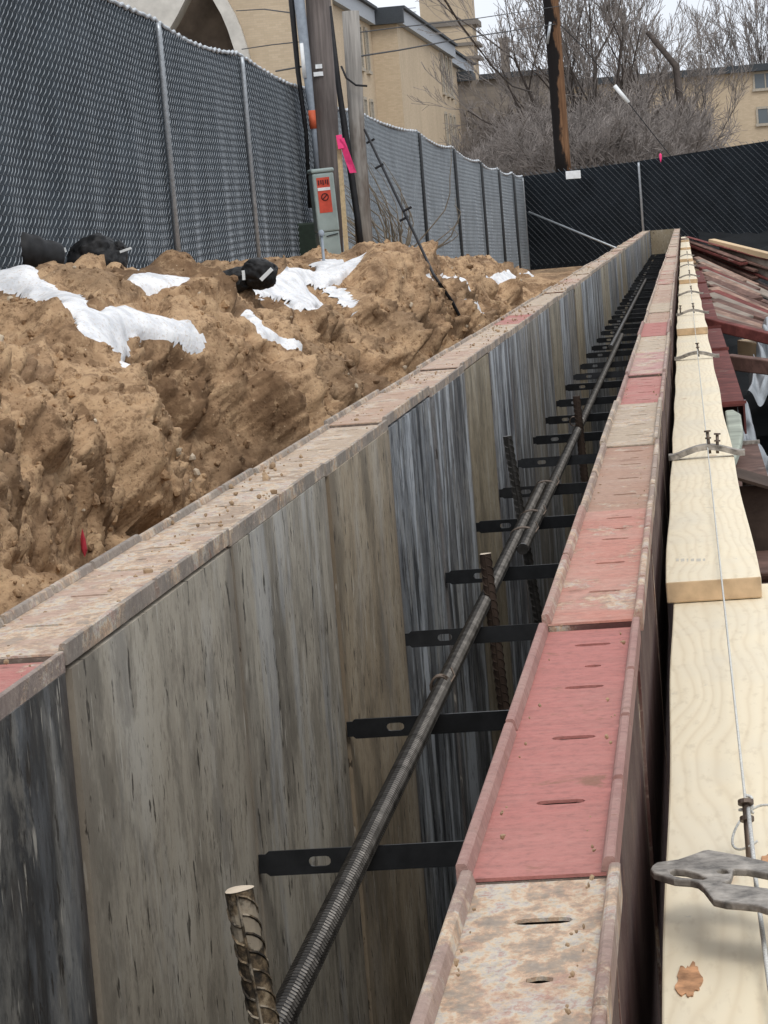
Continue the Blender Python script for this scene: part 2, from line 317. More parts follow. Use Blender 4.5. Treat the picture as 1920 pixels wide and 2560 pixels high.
# ------------------------------------------------------------------ ground
XL, XR, FB = -.391, -.102, -2.44          # inner faces of the two form walls, floor of the excavation
Y0, NP = .394, 52; YEND = Y0+PW*NP
def ring():
    hx0, hx1, hy0, hy1 = -9, 30, -12, 47; S = 1500
    V = [(-S, -S, -.95), (S, -S, -.95), (S, S, -.95), (-S, S, -.95), (hx0, hy0, -.95), (hx1, hy0, -.95), (hx1, hy1, -.95), (hx0, hy1, -.95)]
    return V, [(0, 1, 5, 4), (1, 2, 6, 5), (2, 3, 7, 6), (3, 0, 4, 7)]
tag(mesh_obj('ground', *ring(), MAT['ground']), None, kind='structure')
tag(MB().add([(-9, -12, FB), (30, -12, FB), (30, 47, FB), (-9, 47, FB)], [(0, 1, 2, 3)]).obj('excavation_floor', MAT['floor']), None, kind='structure')

TY = [0, 10, 14, 20, 25, 29, 33, 40, 53, 60]; TZ = [.10, .14, .12, .03, .09, .04, -.30, -.52, -.76, -.9]
def topz(Y): return np.interp(Y, TY, TZ)
def bank_base(U, Y):      # U: arc parameter 0..1 from behind the fence down to the excavation floor
    cu = [0, .10, .30, .40, .47, .72, .93, 1.0]
    wob = .38*np.sin(Y*.55+.7)+.22*np.sin(Y*1.37+2.)
    px = [-6.5, -4.2, -3.0, -2.62, -2.36, -1.75, -1.15, -.80]
    X = np.interp(U, cu, px)+wob*np.interp(U, [0, .25, .45, .8, 1], [0, .3, 1, .6, .1])*.75
    dz = np.interp(U, cu, [0, 0, 0, -.05, -.28, -1.22, -2.15, -2.6])
    Z = topz(Y)+dz*(1-.0*Y); Z = np.where(U > .99, FB-.1, Z)
    return X, Z
NU, NV = 350, 1250
uu_ = np.concatenate([np.linspace(0, .18, 30, endpoint=False), np.linspace(.18, .86, NU-60), np.linspace(.86, 1, 31)[1:]]); NU = len(uu_)
yy_ = 3.5*(53./3.5)**np.linspace(0, 1, NV)
UU, YY = np.meshgrid(uu_, yy_); U1, Y1 = UU.ravel(), YY.ravel()
X1, Z1 = bank_base(U1, Y1); P1 = np.stack([X1, Y1, Z1], 1)
amp = np.interp(U1, [0, .12, .26, .42, .9, 1], [.1, .25, .5, 1, 1, .3])
nrm = np.stack([np.interp(U1, [.3, .5, 1], [.25, .8, .85]), np.zeros_like(U1), np.interp(U1, [.3, .5, 1], [.95, .6, .5])], 1)
wp_ = P1+.10*np.stack([fbm(P1*2.+k*9, 2, 70+k) for k in range(3)], 1)
low = .22*fbm(P1*np.array([.9, .55, .9]), 3, 3)-.04                                  # humps and hollows
gul = np.abs(fbm(P1*np.array([.5, 1.1, .5]), 2, 80)); hol = np.clip(fbm(P1*np.array([1.5, .9, 1.5])+4, 2, 33)-.25, 0, 1)
dsp_low = amp*(low-.22*np.clip(.30-gul, 0, 1))
dsp = dsp_low+amp*(.15*facets(wp_*np.array([1.3, 1.05, 1.3]), 220, .55)+.07*facets(wp_*np.array([3., 2.6, 3.]), 200, .5)+.022*facets(wp_*7., 300, .5)+.013*facets(wp_*17., 400, .6)+.014*fbm(P1*26., 3, 60, .6)-.6*hol)
def mound(X, Y, sx, sy, h): return h*np.exp(-((P1[:, 0]-X)/sx)**2-((P1[:, 1]-Y)/sy)**2)
mo = mound(-3.05, 13.4, .45, .9, .03)+mound(-2.3, 20.6, .38, 1.1, .22)+mound(-2.6, 34, .5, 2.2, .14)+mound(-2.3, 40, .5, 2.5, .16)
dsp = dsp+mo; dsp_low = dsp_low+mo
PB = P1+nrm*dsp[:, None]; PB[:, 2] = np.where(U1 > .99, FB-.05, PB[:, 2])
gi = np.arange(NV*NU).reshape(NV, NU)
QF = np.stack([gi[:-1, :-1], gi[:-1, 1:], gi[1:, 1:], gi[1:, :-1]], -1).reshape(-1, 4)
def np_mesh(name, V, Q, mat, smooth=True):
    me = bpy.data.meshes.new(name); me.vertices.add(len(V)); me.vertices.foreach_set('co', np.asarray(V, np.float32).ravel())
    k = Q.shape[1]; me.loops.add(Q.size); me.loops.foreach_set('vertex_index', Q.astype(np.int32).ravel())
    me.polygons.add(len(Q)); me.polygons.foreach_set('loop_start', np.arange(0, Q.size, k, dtype=np.int32))
    me.polygons.foreach_set('use_smooth', np.full(len(Q), smooth)); me.update(calc_edges=True); me.validate()
    return link(name, me, mat)
# snow lying on the bank: outlines read from the photograph, laid on the bank's surface
def pxall(P):
    v = P-CAM; w = v@FW; a = v@RT*F/w; b = v@UP*F/w
    return np.stack([a*_r[0]+b*_u[0]+W/2, a*_r[1]+b*_u[1]+H/2], 1)
PX = pxall(PB); PX0 = pxall(P1+nrm*dsp_low[:, None])
def sdf(p, poly):
    poly = np.asarray(poly, float); d = np.full(len(p), 1e9); ins = np.zeros(len(p), bool)
    for i in range(len(poly)):
        a, b = poly[i], poly[(i+1) % len(poly)]; e = b-a; w = p-a
        t = np.clip((w@e)/(e@e+1e-9), 0, 1); d = np.minimum(d, np.hypot(*(w-t[:, None]*e).T))
        c = ((a[1] <= p[:, 1]) != (b[1] <= p[:, 1])); x = a[0]+(p[:, 1]-a[1])/(b[1]-a[1]+1e-9)*e[0]; ins ^= c & (p[:, 0] < x)
    return np.where(ins, d, -d)
SN = [
 ('long white snow tongue running down the near left of the dirt bank', [(-60, 668), (75, 672), (90, 700), (185, 745), (240, 785), (300, 768), (360, 790), (420, 800), (470, 815), (510, 852), (500, 890), (440, 860), (390, 842), (330, 845), (310, 850), (322, 885), (300, 928), (285, 890), (215, 850), (190, 832), (180, 790), (140, 768), (70, 745), (40, 722), (-60, 722)]),
 ('thin snow strip at the foot of the fence behind the dirt', [(310, 698), (380, 690), (480, 695), (470, 712), (380, 726), (330, 716)]),
 ('broad snow patch around the grey utility pedestal', [(575, 742), (610, 718), (690, 700), (720, 672), (800, 655), (870, 645), (905, 640), (850, 690), (838, 735), (862, 742), (898, 808), (870, 795), (820, 760), (745, 788), (690, 762), (630, 760)]),
 ('narrow snow streak below the pedestal patch', [(592, 765), (630, 785), (660, 812), (700, 835), (750, 868), (778, 915), (745, 900), (700, 862), (650, 845), (620, 808)]),
 ('snow patch in front of the black silt sock', [(1045, 695), (1100, 685), (1150, 690), (1190, 692), (1210, 715), (1220, 745), (1170, 735), (1130, 720), (1080, 705)]),
 ('small snow scrap low on the bank near the form wall', [(1150, 757), (1195, 760), (1200, 785), (1180, 792), (1160, 775)]),
 ('snow heap beside the far stretch of the left form', [(1300, 690), (1360, 676), (1430, 672), (1470, 680), (1430, 705), (1380, 700), (1330, 705)]),
 ('snow fringe at the foot of the far pale fence', [(1205, 700), (1250, 690), (1262, 682), (1300, 686), (1290, 700), (1240, 708)]),
]
wob = 8*fbm(P1*np.array([2.6, 1.6, 2.6]), 3, 101)
bx_, by_ = (PX[:, 0]//16).astype(int)+60, (PX[:, 1]//16).astype(int)+60; ok_ = (bx_ > 0) & (bx_ < 260) & (by_ > 0) & (by_ < 260)
zb_ = np.full((260, 260), 1e9); np.minimum.at(zb_, (bx_[ok_], by_[ok_]), Y1[ok_])
SEEN = np.zeros(len(P1), bool); SEEN[ok_] = Y1[ok_] < zb_[bx_[ok_], by_[ok_]]*1.12+.5
def blur(A, r):
    A = A.reshape(NV, NU, -1)
    for ax, q in ((0, 2*r), (1, r)): A = np.mean([np.roll(A, k, ax) for k in range(-q, q+1)], 0)
    return A.reshape(NV*NU, -1)
sm_ = blur(blur(dsp[:, None], 4), 4)[:, 0]; PXs = pxall(P1+nrm*sm_[:, None])
DS = []; wsn = np.zeros(len(P1))
for k, (lab, poly) in enumerate(SN):
    d = sdf(PXs, poly)+wob*(1 if k < 4 else .5); d = np.where((Y1 > 8) & (U1 < .8) & (U1 > .05) & SEEN, d, -99)
    d = blur(np.clip(d, -40, 60)[:, None], 1)[:, 0]; DS.append(d); wsn = np.maximum(wsn, np.clip((d+16)/20, 0, 1))
dsp = dsp*(1-wsn)+(sm_+.012*fbm(P1*6, 2, 7))*wsn; PB = P1+nrm*dsp[:, None]; PB[:, 2] = np.where(U1 > .99, FB-.05, PB[:, 2]); PX = pxall(PB)
tag(np_mesh('dirt_bank', PB, QF, MAT['dirt']), None, kind='structure')
def components(fm):
    r_, c_ = np.where(fm.reshape(NV-1, NU-1)); r0, r1, k0, k1 = r_.min(), r_.max()+1, c_.min(), c_.max()+1
    g2 = fm.reshape(NV-1, NU-1)[r0:r1, k0:k1]; lab2 = np.where(g2, np.arange(g2.size).reshape(g2.shape)+1, 0)
    while True:
        l0 = lab2.copy(); p_ = np.pad(lab2, 1)
        lab2 = np.where(g2, np.max([p_[1:-1, 1:-1], p_[:-2, 1:-1], p_[2:, 1:-1], p_[1:-1, :-2], p_[1:-1, 2:]], 0), 0)
        if (l0 == lab2).all(): break
    u_, c_ = np.unique(lab2[lab2 > 0], return_counts=True); full = np.zeros((NV-1, NU-1), int); full[r0:r1, k0:k1] = lab2
    return [(full == u).ravel() for u in u_[np.argsort(-c_)] if (full == u).sum() > 25][:2]
for k, (lab, poly) in enumerate(SN):
    d = DS[k]; t = np.clip((d+3)/18, -1.5, 1); t = np.where(t > 0, .035*np.sqrt(np.clip(t, 0, 1)), .02*t)
    fm = (d > -9)[QF].all(1)
    if fm.sum() < 4: print('snow empty', k); continue
    for j, fc in enumerate(components(fm)):
        Q = QF[fc]; ids = np.unique(Q); re = np.full(len(P1), -1); re[ids] = np.arange(len(ids))
        SV = PB[ids]+np.stack([nrm[ids, 0]*.4, 0*nrm[ids, 1], nrm[ids, 2]], 1)*t[ids][:, None]
        tag(np_mesh('snow_patch', SV, re[Q], MAT['snow']), ('separate bit of '+lab if j else lab), 'snow', 'snow patches on the dirt bank')
def bankpt(x, y, r=7):        # nearest point of the bank seen at a photo pixel
    d_ = np.hypot(PX[:, 0]-x, PX[:, 1]-y); k = np.where(d_ < r)[0]
    return PB[k[np.argmin(Y1[k])]] if len(k) else PB[np.argmin(d_)]
# loose clods and stones on the bank, crumbs on the form top
def rock(rr_, seed):
    bm = bmesh.new(); bmesh.ops.create_icosphere(bm, subdivisions=1, radius=1)
    V = np.array([v.co for v in bm.verts]); Fs = [[v.index for v in f.verts] for f in bm.faces]; bm.free()
    g = np.random.default_rng(seed); V = V*(1+g.uniform(-.3, .3, (len(V), 1)))*g.uniform(.6, 1.2, 3)*rr_; return V, Fs
def scatter(name, mat, pts, sizes, kind='stuff'):
    pts = np.asarray(pts); sizes = np.asarray(sizes); Vs, Qs, base = [], [], 0
    for v in range(23):
        ii = np.arange(v, len(pts), 23)
        if not len(ii): continue
        V, Fs = rock(1., v); a = rng.uniform(0, 6.28, len(ii)); ca, sa = np.cos(a), np.sin(a)
        X = V[None, :, 0]*ca[:, None]-V[None, :, 1]*sa[:, None]; Y = V[None, :, 0]*sa[:, None]+V[None, :, 1]*ca[:, None]; Z = np.broadcast_to(V[None, :, 2], X.shape)
        Vs.append((np.stack([X, Y, Z], -1)*sizes[ii][:, None, None]+pts[ii][:, None, :]).reshape(-1, 3))
        Qs.append((np.asarray(Fs)[None]+base+(np.arange(len(ii))*len(V))[:, None, None]).reshape(-1, 3)); base += len(ii)*len(V)
    return np_mesh(name, np.concatenate(Vs), np.concatenate(Qs), mat, False)
cand = np.where((U1 > .2) & (U1 < .88) & (Y1 > 5) & (Y1 < 36) & (wsn < .3))[0]
sel = rng.choice(cand, 15000); szs = np.clip(rng.lognormal(-4.95, .62, 15000), .004, .034)*np.interp(Y1[sel], [5, 12, 30], [.75, 1, 1.5]); tag(scatter('soil_clods', MAT['dirt'], PB[sel]+nrm[sel]*(szs*.25)[:, None], szs), 'loose brown soil clods scattered over the dirt bank', 'soil', kind='stuff')
sel = rng.choice(cand, 420); tag(scatter('pebbles', MAT['pebble'], PB[sel]+nrm[sel]*.006, rng.uniform(.007, .02, 420)), 'pale pebbles sitting in the dirt bank', 'pebbles', kind='stuff')

# ------------------------------------------------------------------ formwork
# paint colour (rgb) + amount of cement residue for each panel's top rail
PINK = (.405, .15, .128); DUST = (.45, .31, .235); TAN = (.40, .26, .19); CREAM = (.46, .37, .27); GREY = (.3, .27, .24)
RCOL = [((.40, .2, .15), .72), (PINK, .05), ((.46, .2, .15), .40), ((.36, .21, .145), .36), ((.42, .33, .24), .5), (PINK, .3), ((.45, .24, .22), .5), (CREAM, .5), (PINK, .1), (TAN, .4), (CREAM, .45), (TAN, .45)]
LCOL = [(PINK, .3), (PINK, .38), (DUST, .6), ((.34, .25, .18), .62), ((.42, .32, .23), .55), ((.42, .28, .2), .5), (TAN, .6), (DUST, .5), (TAN, .66), (CREAM, .6), (PINK, .35), (TAN, .6)]
PCOL = [((.035, .035, .035), .15), ((.37, .33, .265), .10), ((.36, .325, .265), .3), ((.35, .285, .2), .12), ((.20, .215, .23), .95), ((.17, .175, .18), .9), ((.30, .25, .17), .03), ((.15, .155, .17), .85),
        ((.2, .2, .2), .7), ((.21, .19, .16), .4), ((.26, .26, .26), .6), ((.3, .26, .19), .05), ((.2, .2, .21), .8), ((.24, .22, .19), .4)]
def rail_mesh(w, full):
    """top rail web with its slots; local x 0..w (inner to outer), y along the panel"""
    holes = [rslot(w*.56, yy, w*.33, .007) for yy in (.13, .272, .41)] if full else []
    if full: holes = [rslot(w*.56, yy, w*.34, .0085, 4) for yy in (.13, .272, .41, .55)]+[rslot(w*.6, .475, .010, .008, 3)]
    out = [(0.0045, .002), (w-.0045, .002), (w-.0045, PW-.002), (0.0045, PW-.002)]
    me = plate(out, holes, .0014, ((0, 0, -.0074), (1, 0, 0), (0, 1, 0), (0, 0, 1)))
    return me
def lip_mesh(w, side, notch):
    mb = MB(); cuts = [.002]
    for c in notch: cuts += [c-.0045, c+.0045]
    cuts.append(PW-.002)
    pr = [(.001, -.0135), (.001, -.0006), (.0017, 0), (.0042, 0), (.0052, -.0008), (.0066, -.0058), (.0045, -.0058), (.0045, -.0135)]
    if side: pr = [(w-x, z) for x, z in pr][::-1]
    n = len(pr)
    for a, b in zip(cuts[::2], cuts[1::2]):
        V = [(x, yy, z) for yy in (a, b) for x, z in pr]
        mb.add(V, [tuple(range(n))[::-1], tuple(range(n, 2*n))]+[(i, (i+1) % n, n+(i+1) % n, n+i) for i in range(n)])
    for c in notch:       # strip that carries on below the notch
        x0, x1 = (.001, .0045) if not side else (w-.0045, w-.001); mb.box(x0, x1, c-.0045, c+.0045, -.0135, -.0065)
    me = bpy.data.meshes.new('lip'); me.from_pydata(mb.V, [], mb.F); me.update(); return me
def side_rail_mesh(w, far):
    mb = MB(); y0 = .002 if not far else PW-.007
    mb.box(.0048, w-.0048, y0, y0+.005, FB+.02, -.0077); me = bpy.data.meshes.new('side_rail'); me.from_pydata(mb.V, [], mb.F); me.update(); return me
def rib_mesh(w, z):
    mb = MB().box(.0155, w-.004, .0075, PW-.0075, z-.005, z).box(w-.004, w-.0005, .0075, PW-.0075, z-.03, z)
    me = bpy.data.meshes.new('rib'); me.from_pydata(mb.V, [], mb.F); me.update(); return me
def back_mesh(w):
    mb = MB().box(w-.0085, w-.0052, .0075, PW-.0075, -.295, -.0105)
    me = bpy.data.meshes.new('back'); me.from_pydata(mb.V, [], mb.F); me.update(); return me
def ply_mesh():
    mb = MB().box(0, .013, .0075, PW-.0075, FB+.02, -.014)
    me = bpy.data.meshes.new('ply'); me.from_pydata(mb.V, [], mb.F); me.update(); return me
def mirrored(me):
    m = me.copy()
    co = np.empty(len(m.vertices)*3, np.float32); m.vertices.foreach_get('co', co); co[0::3] *= -1; m.vertices.foreach_set('co', co); m.flip_normals(); m.update(); return m
PROTO = {}
for sdk, w in (('R', .0622), ('L', .082)):
    d = dict(rail=rail_mesh(w, True), railf=rail_mesh(w, False), lip0=lip_mesh(w, 0, [.293]), lip1=lip_mesh(w, 1, [.147, .293, .427]), s0=side_rail_mesh(w, 0), s1=side_rail_mesh(w, 1),
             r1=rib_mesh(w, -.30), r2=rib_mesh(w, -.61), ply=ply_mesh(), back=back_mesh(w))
    d['lip0f'] = lip_mesh(w, 0, []); d['lip1f'] = lip_mesh(w, 1, [])
    if sdk == 'L': d = {k: mirrored(v) for k, v in d.items()}
    for k, v in d.items(): v.materials.append(MAT['ply'] if k == 'ply' else MAT['form'])
    PROTO[sdk] = d
def cobj(name, me, parent, col, a, z=0):
    o = bpy.data.objects.new(name, me); COL.objects.link(o); o.parent = parent; o.location = (0, 0, -FB+z); o.color = (*col, a); return o
RN = {0: 'steel form panel nearest the camera with a residue-crusted top, right wall', 1: 'clean red steel form panel with dark slots, second in the right wall', 2: 'orange-pink form panel streaked with cream residue, third in the right wall'}
LN = {1: 'form panel with black-painted plywood, nearest in the left wall', 2: 'form panel with tan-grey plywood next to the black sheet, left wall'}
def panel(sdk, i):
    d = PROTO[sdk]; right = sdk == 'R'; g = np.random.default_rng(i*2+right)
    col, res = (RCOL if right else LCOL)[(i if right else i) % 12]
    if i > 11:
        col = [DUST, CREAM, TAN, CREAM, TAN, GREY, CREAM, PINK][g.integers(8)]; res = g.uniform(.4, .75)
    dz = g.uniform(-.003, .003)+(-.004 if right and i == 0 else 0); dx = g.uniform(-.0015, .0015)
    lab = (RN if right else LN).get(i) or f'{ordw(i+1)} steel and plywood form panel along the {"right" if right else "left"} wall, counted from the camera'
    t = thing('form_panel', lab, 'form panel', ((XR if right else XL)+dx, Y0+PW*i, FB), f'form panels of the {"right" if right else "left"} wall')
    near = Y0+PW*i < 9
    rail = cobj('top_rail', d['rail' if near else 'railf'], t, col, res, dz)
    lc = tuple(.35*c+.65*q for c, q in zip(col, (.23, .195, .17))) if right else tuple(.12*c+.88*q for c, q in zip(col, (.2, .182, .158)))
    if near:
        for nm in ('lip0', 'lip1'):
            o = cobj('edge_lip', d[nm], rail, lc if not (right and i in (1, 2)) else tuple(.5*c+.5*q for c, q in zip(col, (.22, .18, .155))), min(.5, res+.15)); o.location = (0, 0, 0)
    else:
        for nm in ('lip0f', 'lip1f'): o = cobj('edge_lip', d[nm], rail, lc, res); o.location = (0, 0, 0)
    rc = (.09, .032, .028) if g.random() < .6 else (.11, .08, .065)
    cobj('side_rail', d['s0'], t, rc, .38, dz); cobj('side_rail', d['s1'], t, rc, .38, dz)
    if right: cobj('gap_shade_flange', d['back'], t, (.05, .02, .018), .12, dz)  # near-black plate added so the gap beside the boards reads as shaded
    if right and near: cobj('cross_rib', d['r1'], t, rc, .4); cobj('cross_rib', d['r2'], t, rc, .4)
    pc, st = PCOL[(i-1) % 14] if i <= 14 else PCOL[4:][g.integers(10)]
    if i > 14: k_ = g.uniform(.75, 1.25); pc = tuple(x*k_ for x in pc)
    cobj('plywood_face', d['ply'], t, pc, st)
    return t
for i in range(NP): panel('R', i); panel('L', i)
# stop end
t = thing('stop_end_panel', 'plywood stop-end board closing the far end of the trench form', 'form panel', ((XL+XR)/2, YEND+.008, FB))
o = MB().box(-.140, .140, -.0065, .0065, 0, -FB-.005).obj('plywood_face', MAT['ply'], t); o.color = (.36, .3, .2, .05)
# soil crumbs lying on the left rails
n = 1800; yy = Y0+.8+(YEND-5)*rng.random(n)**1.7; xx = XL-.010-.070*rng.random(n)**.8
keep = vnoise(np.stack([xx*20, yy*2.5, 0*yy], 1), 5)+rng.uniform(-.6, .6, n) > 0
pts = np.stack([xx, yy, np.full(n, -.0035)], 1)[keep]; tag(scatter('soil_crumbs', MAT['crumb'], pts, np.clip(rng.lognormal(-6.75, .6, len(pts)), .0006, .0055)), 'brown soil crumbs spilled along the top of the left form wall', 'soil', kind='stuff')
n = 260; yy = Y0+.4+12*rng.random(n)**1.5; xx = np.where(rng.random(n) < .5, XR+.010+.005*rng.random(n), XR+.053-.006*rng.random(n))
pts = np.stack([xx, yy, np.full(n, -.0052)], 1); tag(scatter('mortar_crumbs', MAT['crumb'], pts, rng.uniform(.0004, .0012, n)), 'mortar crumbs caught along the lips of the right form wall', 'mortar', kind='stuff')

# ties
TZ0 = -.285
tl = XR-XL
tout = [(0, -.008), (.006, -.008), (.009, -.0105), (tl-.009, -.0105), (tl-.006, -.008), (tl, -.008), (tl, .008), (tl-.006, .008), (tl-.009, .0105), (.009, .0105), (.006, .008), (0, .008)]
tme = plate(tout, [rslot(.052, 0, .019, .0085, 5), rslot(tl-.052, 0, .019, .0085, 5)], .003, ((0, .0015, 0), (1, 0, 0), (0, 0, 1), (0, -1, 0))); tme.materials.append(MAT['tie'])
nt_ = 0
for i in range(2, NP):
    o = bpy.data.objects.new('wall_tie', tme); COL.objects.link(o); o.location = (XL, Y0+PW*i+.6096, TZ0+rng.uniform(-.004, .004)) if i < NP-1 else (XL, Y0+PW*i, TZ0)
    o.rotation_euler = (rng.uniform(-.12, .12), 0, 0); nt_ += 1
    tag(o, f'{ordw(nt_)} black slotted steel tie spanning the trench, counted from the camera', 'form tie', 'ties between the form walls')
for i, dx in ((1, 0),):
    pass

# reinforcing bars: core plus raised ribs
def rebar(name, a, b, r, lab, grp, mat, pitch=.011, slant=.5, nseg=None, cutend=False, fine=True):
    a, b = np.array(a, float), np.array(b, float); Ln = np.linalg.norm(b-a)
    me_ = MB().tube([a, b], r, 14); t = thing(name, lab, 'rebar', a, grp)
    me_.V = [tuple(np.array(v)-a) for v in me_.V]; me_.obj('core', mat, t, False)
    mb = MB(); d = (b-a)/Ln; s1 = np.cross(d, [.3, .2, 1.] if abs(d[2]) < .8 else [1., 0, 0]); s1 /= np.linalg.norm(s1); s2 = np.cross(d, s1)
    for k in range(int(Ln/pitch)-1):
        c = d*(k+1)*pitch
        for hf in (0, 1):
            q = np.linspace(.12, math.pi-.12, 7)+hf*math.pi
            pts = [c+d*(slant*r*math.cos(x-hf*math.pi))*(1 if hf else 1)+(s1*math.cos(x)+s2*math.sin(x))*r*1.03 for x in q]
            mb.tube(pts, r*.11, 4, False)
    for sg in (1, -1): mb.tube([s1*sg*r, d*Ln+s1*sg*r], r*.12, 5)
    mb.obj('ribs', mat, t, False)
    if cutend:
        e = MB(); V = [d*-.0006+(s1*math.cos(x)+s2*math.sin(x))*r*1.02*(1+.1*math.sin(3*x)) for x in np.linspace(0, 6.283, 17)[:-1]]
        e.add(V, [tuple(range(16))]); e.obj('cut_end', MAT['cut'], t)
    return t
BX, BZ = -.300, TZ0+.0105+.0098
rebar('rebar', (BX+.006, 1.2, BZ-.002), (BX, 5.15, BZ), .0088, 'long horizontal reinforcing bar nearest the camera, resting on the ties', 'horizontal bars', MAT['bar'], .0075, .25)
rebar('rebar', (BX+.0215, 4.15, BZ), (BX+.0195, 11.2, BZ+.002), .0088, 'horizontal reinforcing bar lapped beside the nearest one', 'horizontal bars', MAT['bar'], .012, .25)
rebar('rebar', (BX-.002, 10.3, BZ), (BX, 20, BZ), .0088, 'farther horizontal reinforcing bar on the ties', 'horizontal bars', MAT['bar'], .05, .25)
def vbar(top, lowp, lab, mat, r=.0078, cut=True):
    top, lowp = np.array(top), np.array(lowp); d = (lowp-top)/np.linalg.norm(lowp-top); end = top+d*((top[2]-(FB+.01))/-d[2])
    return rebar('rebar', top, end, r, lab, 'upright starter bars', mat, .0115, 1.1, cutend=cut)
vbar(ony(597, 2225, 1.6), ony(662, 2560, 1.6), 'upright ribbed bar with a bright sawn end at the bottom of the picture', MAT['crust'], .0088)
vbar(ony(1213, 1385, 3.6), ony(1260, 1770, 3.6), 'rusty upright bar with a sawn end crossing the long horizontal bar', MAT['rustbar'], .0078)
vbar(ony(1268, 1090, 4.6), ony(1338, 1500, 4.6), 'tall black upright bar standing highest among the ties', MAT['bar'], .0076, False)
vbar(ony(1441, 990, 6.4), ony(1460, 1180, 6.4), 'short rusty upright bar beyond the tall black one', MAT['rustbar'], .0088, False)
for k, (px_, py_, yy) in enumerate([(1085, 1765, 2.95), (1300, 1400, 4.35), (1270, 1345, 4.6), (1330, 1230, 5.1), (1440, 1080, 6.7)]):
    mb = MB(); c = np.array([BX+(.010 if k in (1, 2, 3) else 0), yy, BZ]); n_ = 46
    rr2 = (.0195 if k in (1, 2, 3) else .0098); th = np.linspace(0, 2*math.pi*2.6, n_)
    mb.tube(np.stack([c[0]+rr2*np.cos(th), c[1]+(th-8)*.0012+.004*np.cos(th), c[2]+.0112*np.sin(th)], 1), .0012, 5)
    mb.tube([c+np.array([rr2, .006, 0]), c+np.array([rr2+.006, .012, .008]), c+np.array([rr2+.002, .02, .016])], .0012, 5)
    tag(mb.obj('tie_wire', MAT['nail']), f'{ordw(k+1)} twist of tie wire around the horizontal bar, counted from the camera', 'wire', 'tie wires on the bars')

# ------------------------------------------------------------------ boards along the right form
BW, BT, BX0 = .079, .018, -.0345; BZT = -.092
BY = [(.25, 2.36), (2.27, 7.2), (7.07, 11.95), (11.85, 16.7), (16.6, 21.4), (21.3, 26.2), (26.1, 30.8)]
BL = ['pale new board nearest the camera carrying the nail and string', 'long pale board lapped over the nearest board', 'third pale board along the form, its square end lapped up', 'fourth pale board along the right form from the camera', 'fifth pale board along the right form from the camera', 'sixth pale board along the right form from the camera', 'last and farthest pale board along the right form']
WZ = BZT-BT
for k, (a, b) in enumerate(BY):
    mb = MB(); n_ = 40; za = BZT+(BT+.0008 if k else 0); zb = BZT
    x0 = BX0+(.004 if k == 0 else rng.uniform(-.001, .002)); x1 = x0+BW+(.006 if k == 0 else 0)
    V = []
    for j in range(n_+1):
        s_ = j/n_; yv = a+(b-a)*s_; z = za+(zb-za)*min(1, s_*2.2); wv = .0008*math.sin(yv*9+k); wv2 = .0012*math.sin(yv*5+k*2)
        V += [(x0+wv, yv, z-BT), (x1+wv2, yv, z-BT), (x1+wv2, yv, z), (x0+wv, yv, z)]
    Fs = [(0, 1, 2, 3), tuple(n_*4+q for q in (3, 2, 1, 0))]+[(j*4+q, j*4+(q+1) % 4+4*0, (j+1)*4+(q+1) % 4, (j+1)*4+q) for j in range(n_) for q in range(4)]
    mb.add(V, Fs); o = mb.obj('board', MAT['board']); bm = bmesh.new(); bm.from_mesh(o.data); bmesh.ops.recalc_face_normals(bm, faces=bm.faces); bm.to_mesh(o.data); bm.free()
    o.data.materials.append(MAT['endgrain']); o.data.polygons[0].material_index = 1; o.data.polygons[1].material_index = 1; bevel(o, .0012, 2)
    tag(o, BL[k], 'board', 'boards along the right form')
def stain(name, pts, z, col, lab, parent):
    P = [onz(x, y, z) for x, y in pts]; me = plate([(p[0], p[1]) for p in P], [], .0004, ((0, 0, z), (1, 0, 0), (0, 1, 0), (0, 0, 1))); o = link(name, me, col, parent); o['label'] = lab
rs = simple('rust_mark', (.47, .25, .13), .8, 0, .5, 140); gs = simple('faint_grey_mark', (.55, .5, .42), .8, 0, .15, 60)
b0 = [o for o in bpy.data.objects if o.name.startswith('board')]; b0.sort(key=lambda o: o.name)
def splat(cx, cy, rx, ry, sd_):
    g = np.random.default_rng(sd_); n = 56; q = np.linspace(0, 6.283, n, endpoint=False); rr_ = 1+.2*np.sin(2*q+sd_)+.12*np.sin(5*q+1)+.06*np.sin(11*q+2)+.03*g.normal(0, 1, n); return [(cx+rx*r*math.cos(a)-.25*ry*r*math.sin(a)*0, cy+ry*r*math.sin(a)) for a, r in zip(q, rr_)]
for k, (x, w_) in enumerate(((1690, 7), (1702, 9), (1717, 4), (1727, 8), (1741, 11), (1757, 6), (1838, 5))): stain('stamp_mark', [(x, 1398), (x+w_, 1397), (x+w_, 1404), (x, 1404+k % 3)], -.0747, gs, 'faint grey lumber stamp print', b0[1])
stain('rust_stain', splat(1722, 2452, 27, 46, 2), BZT+.0003, rs, 'orange-brown stain on the pale board', b0[0])
stain('rust_stain', splat(1925, 2160, 25, 20, 5), BZT+.0003, rs, 'small orange-brown stain at the board edge', b0[0])
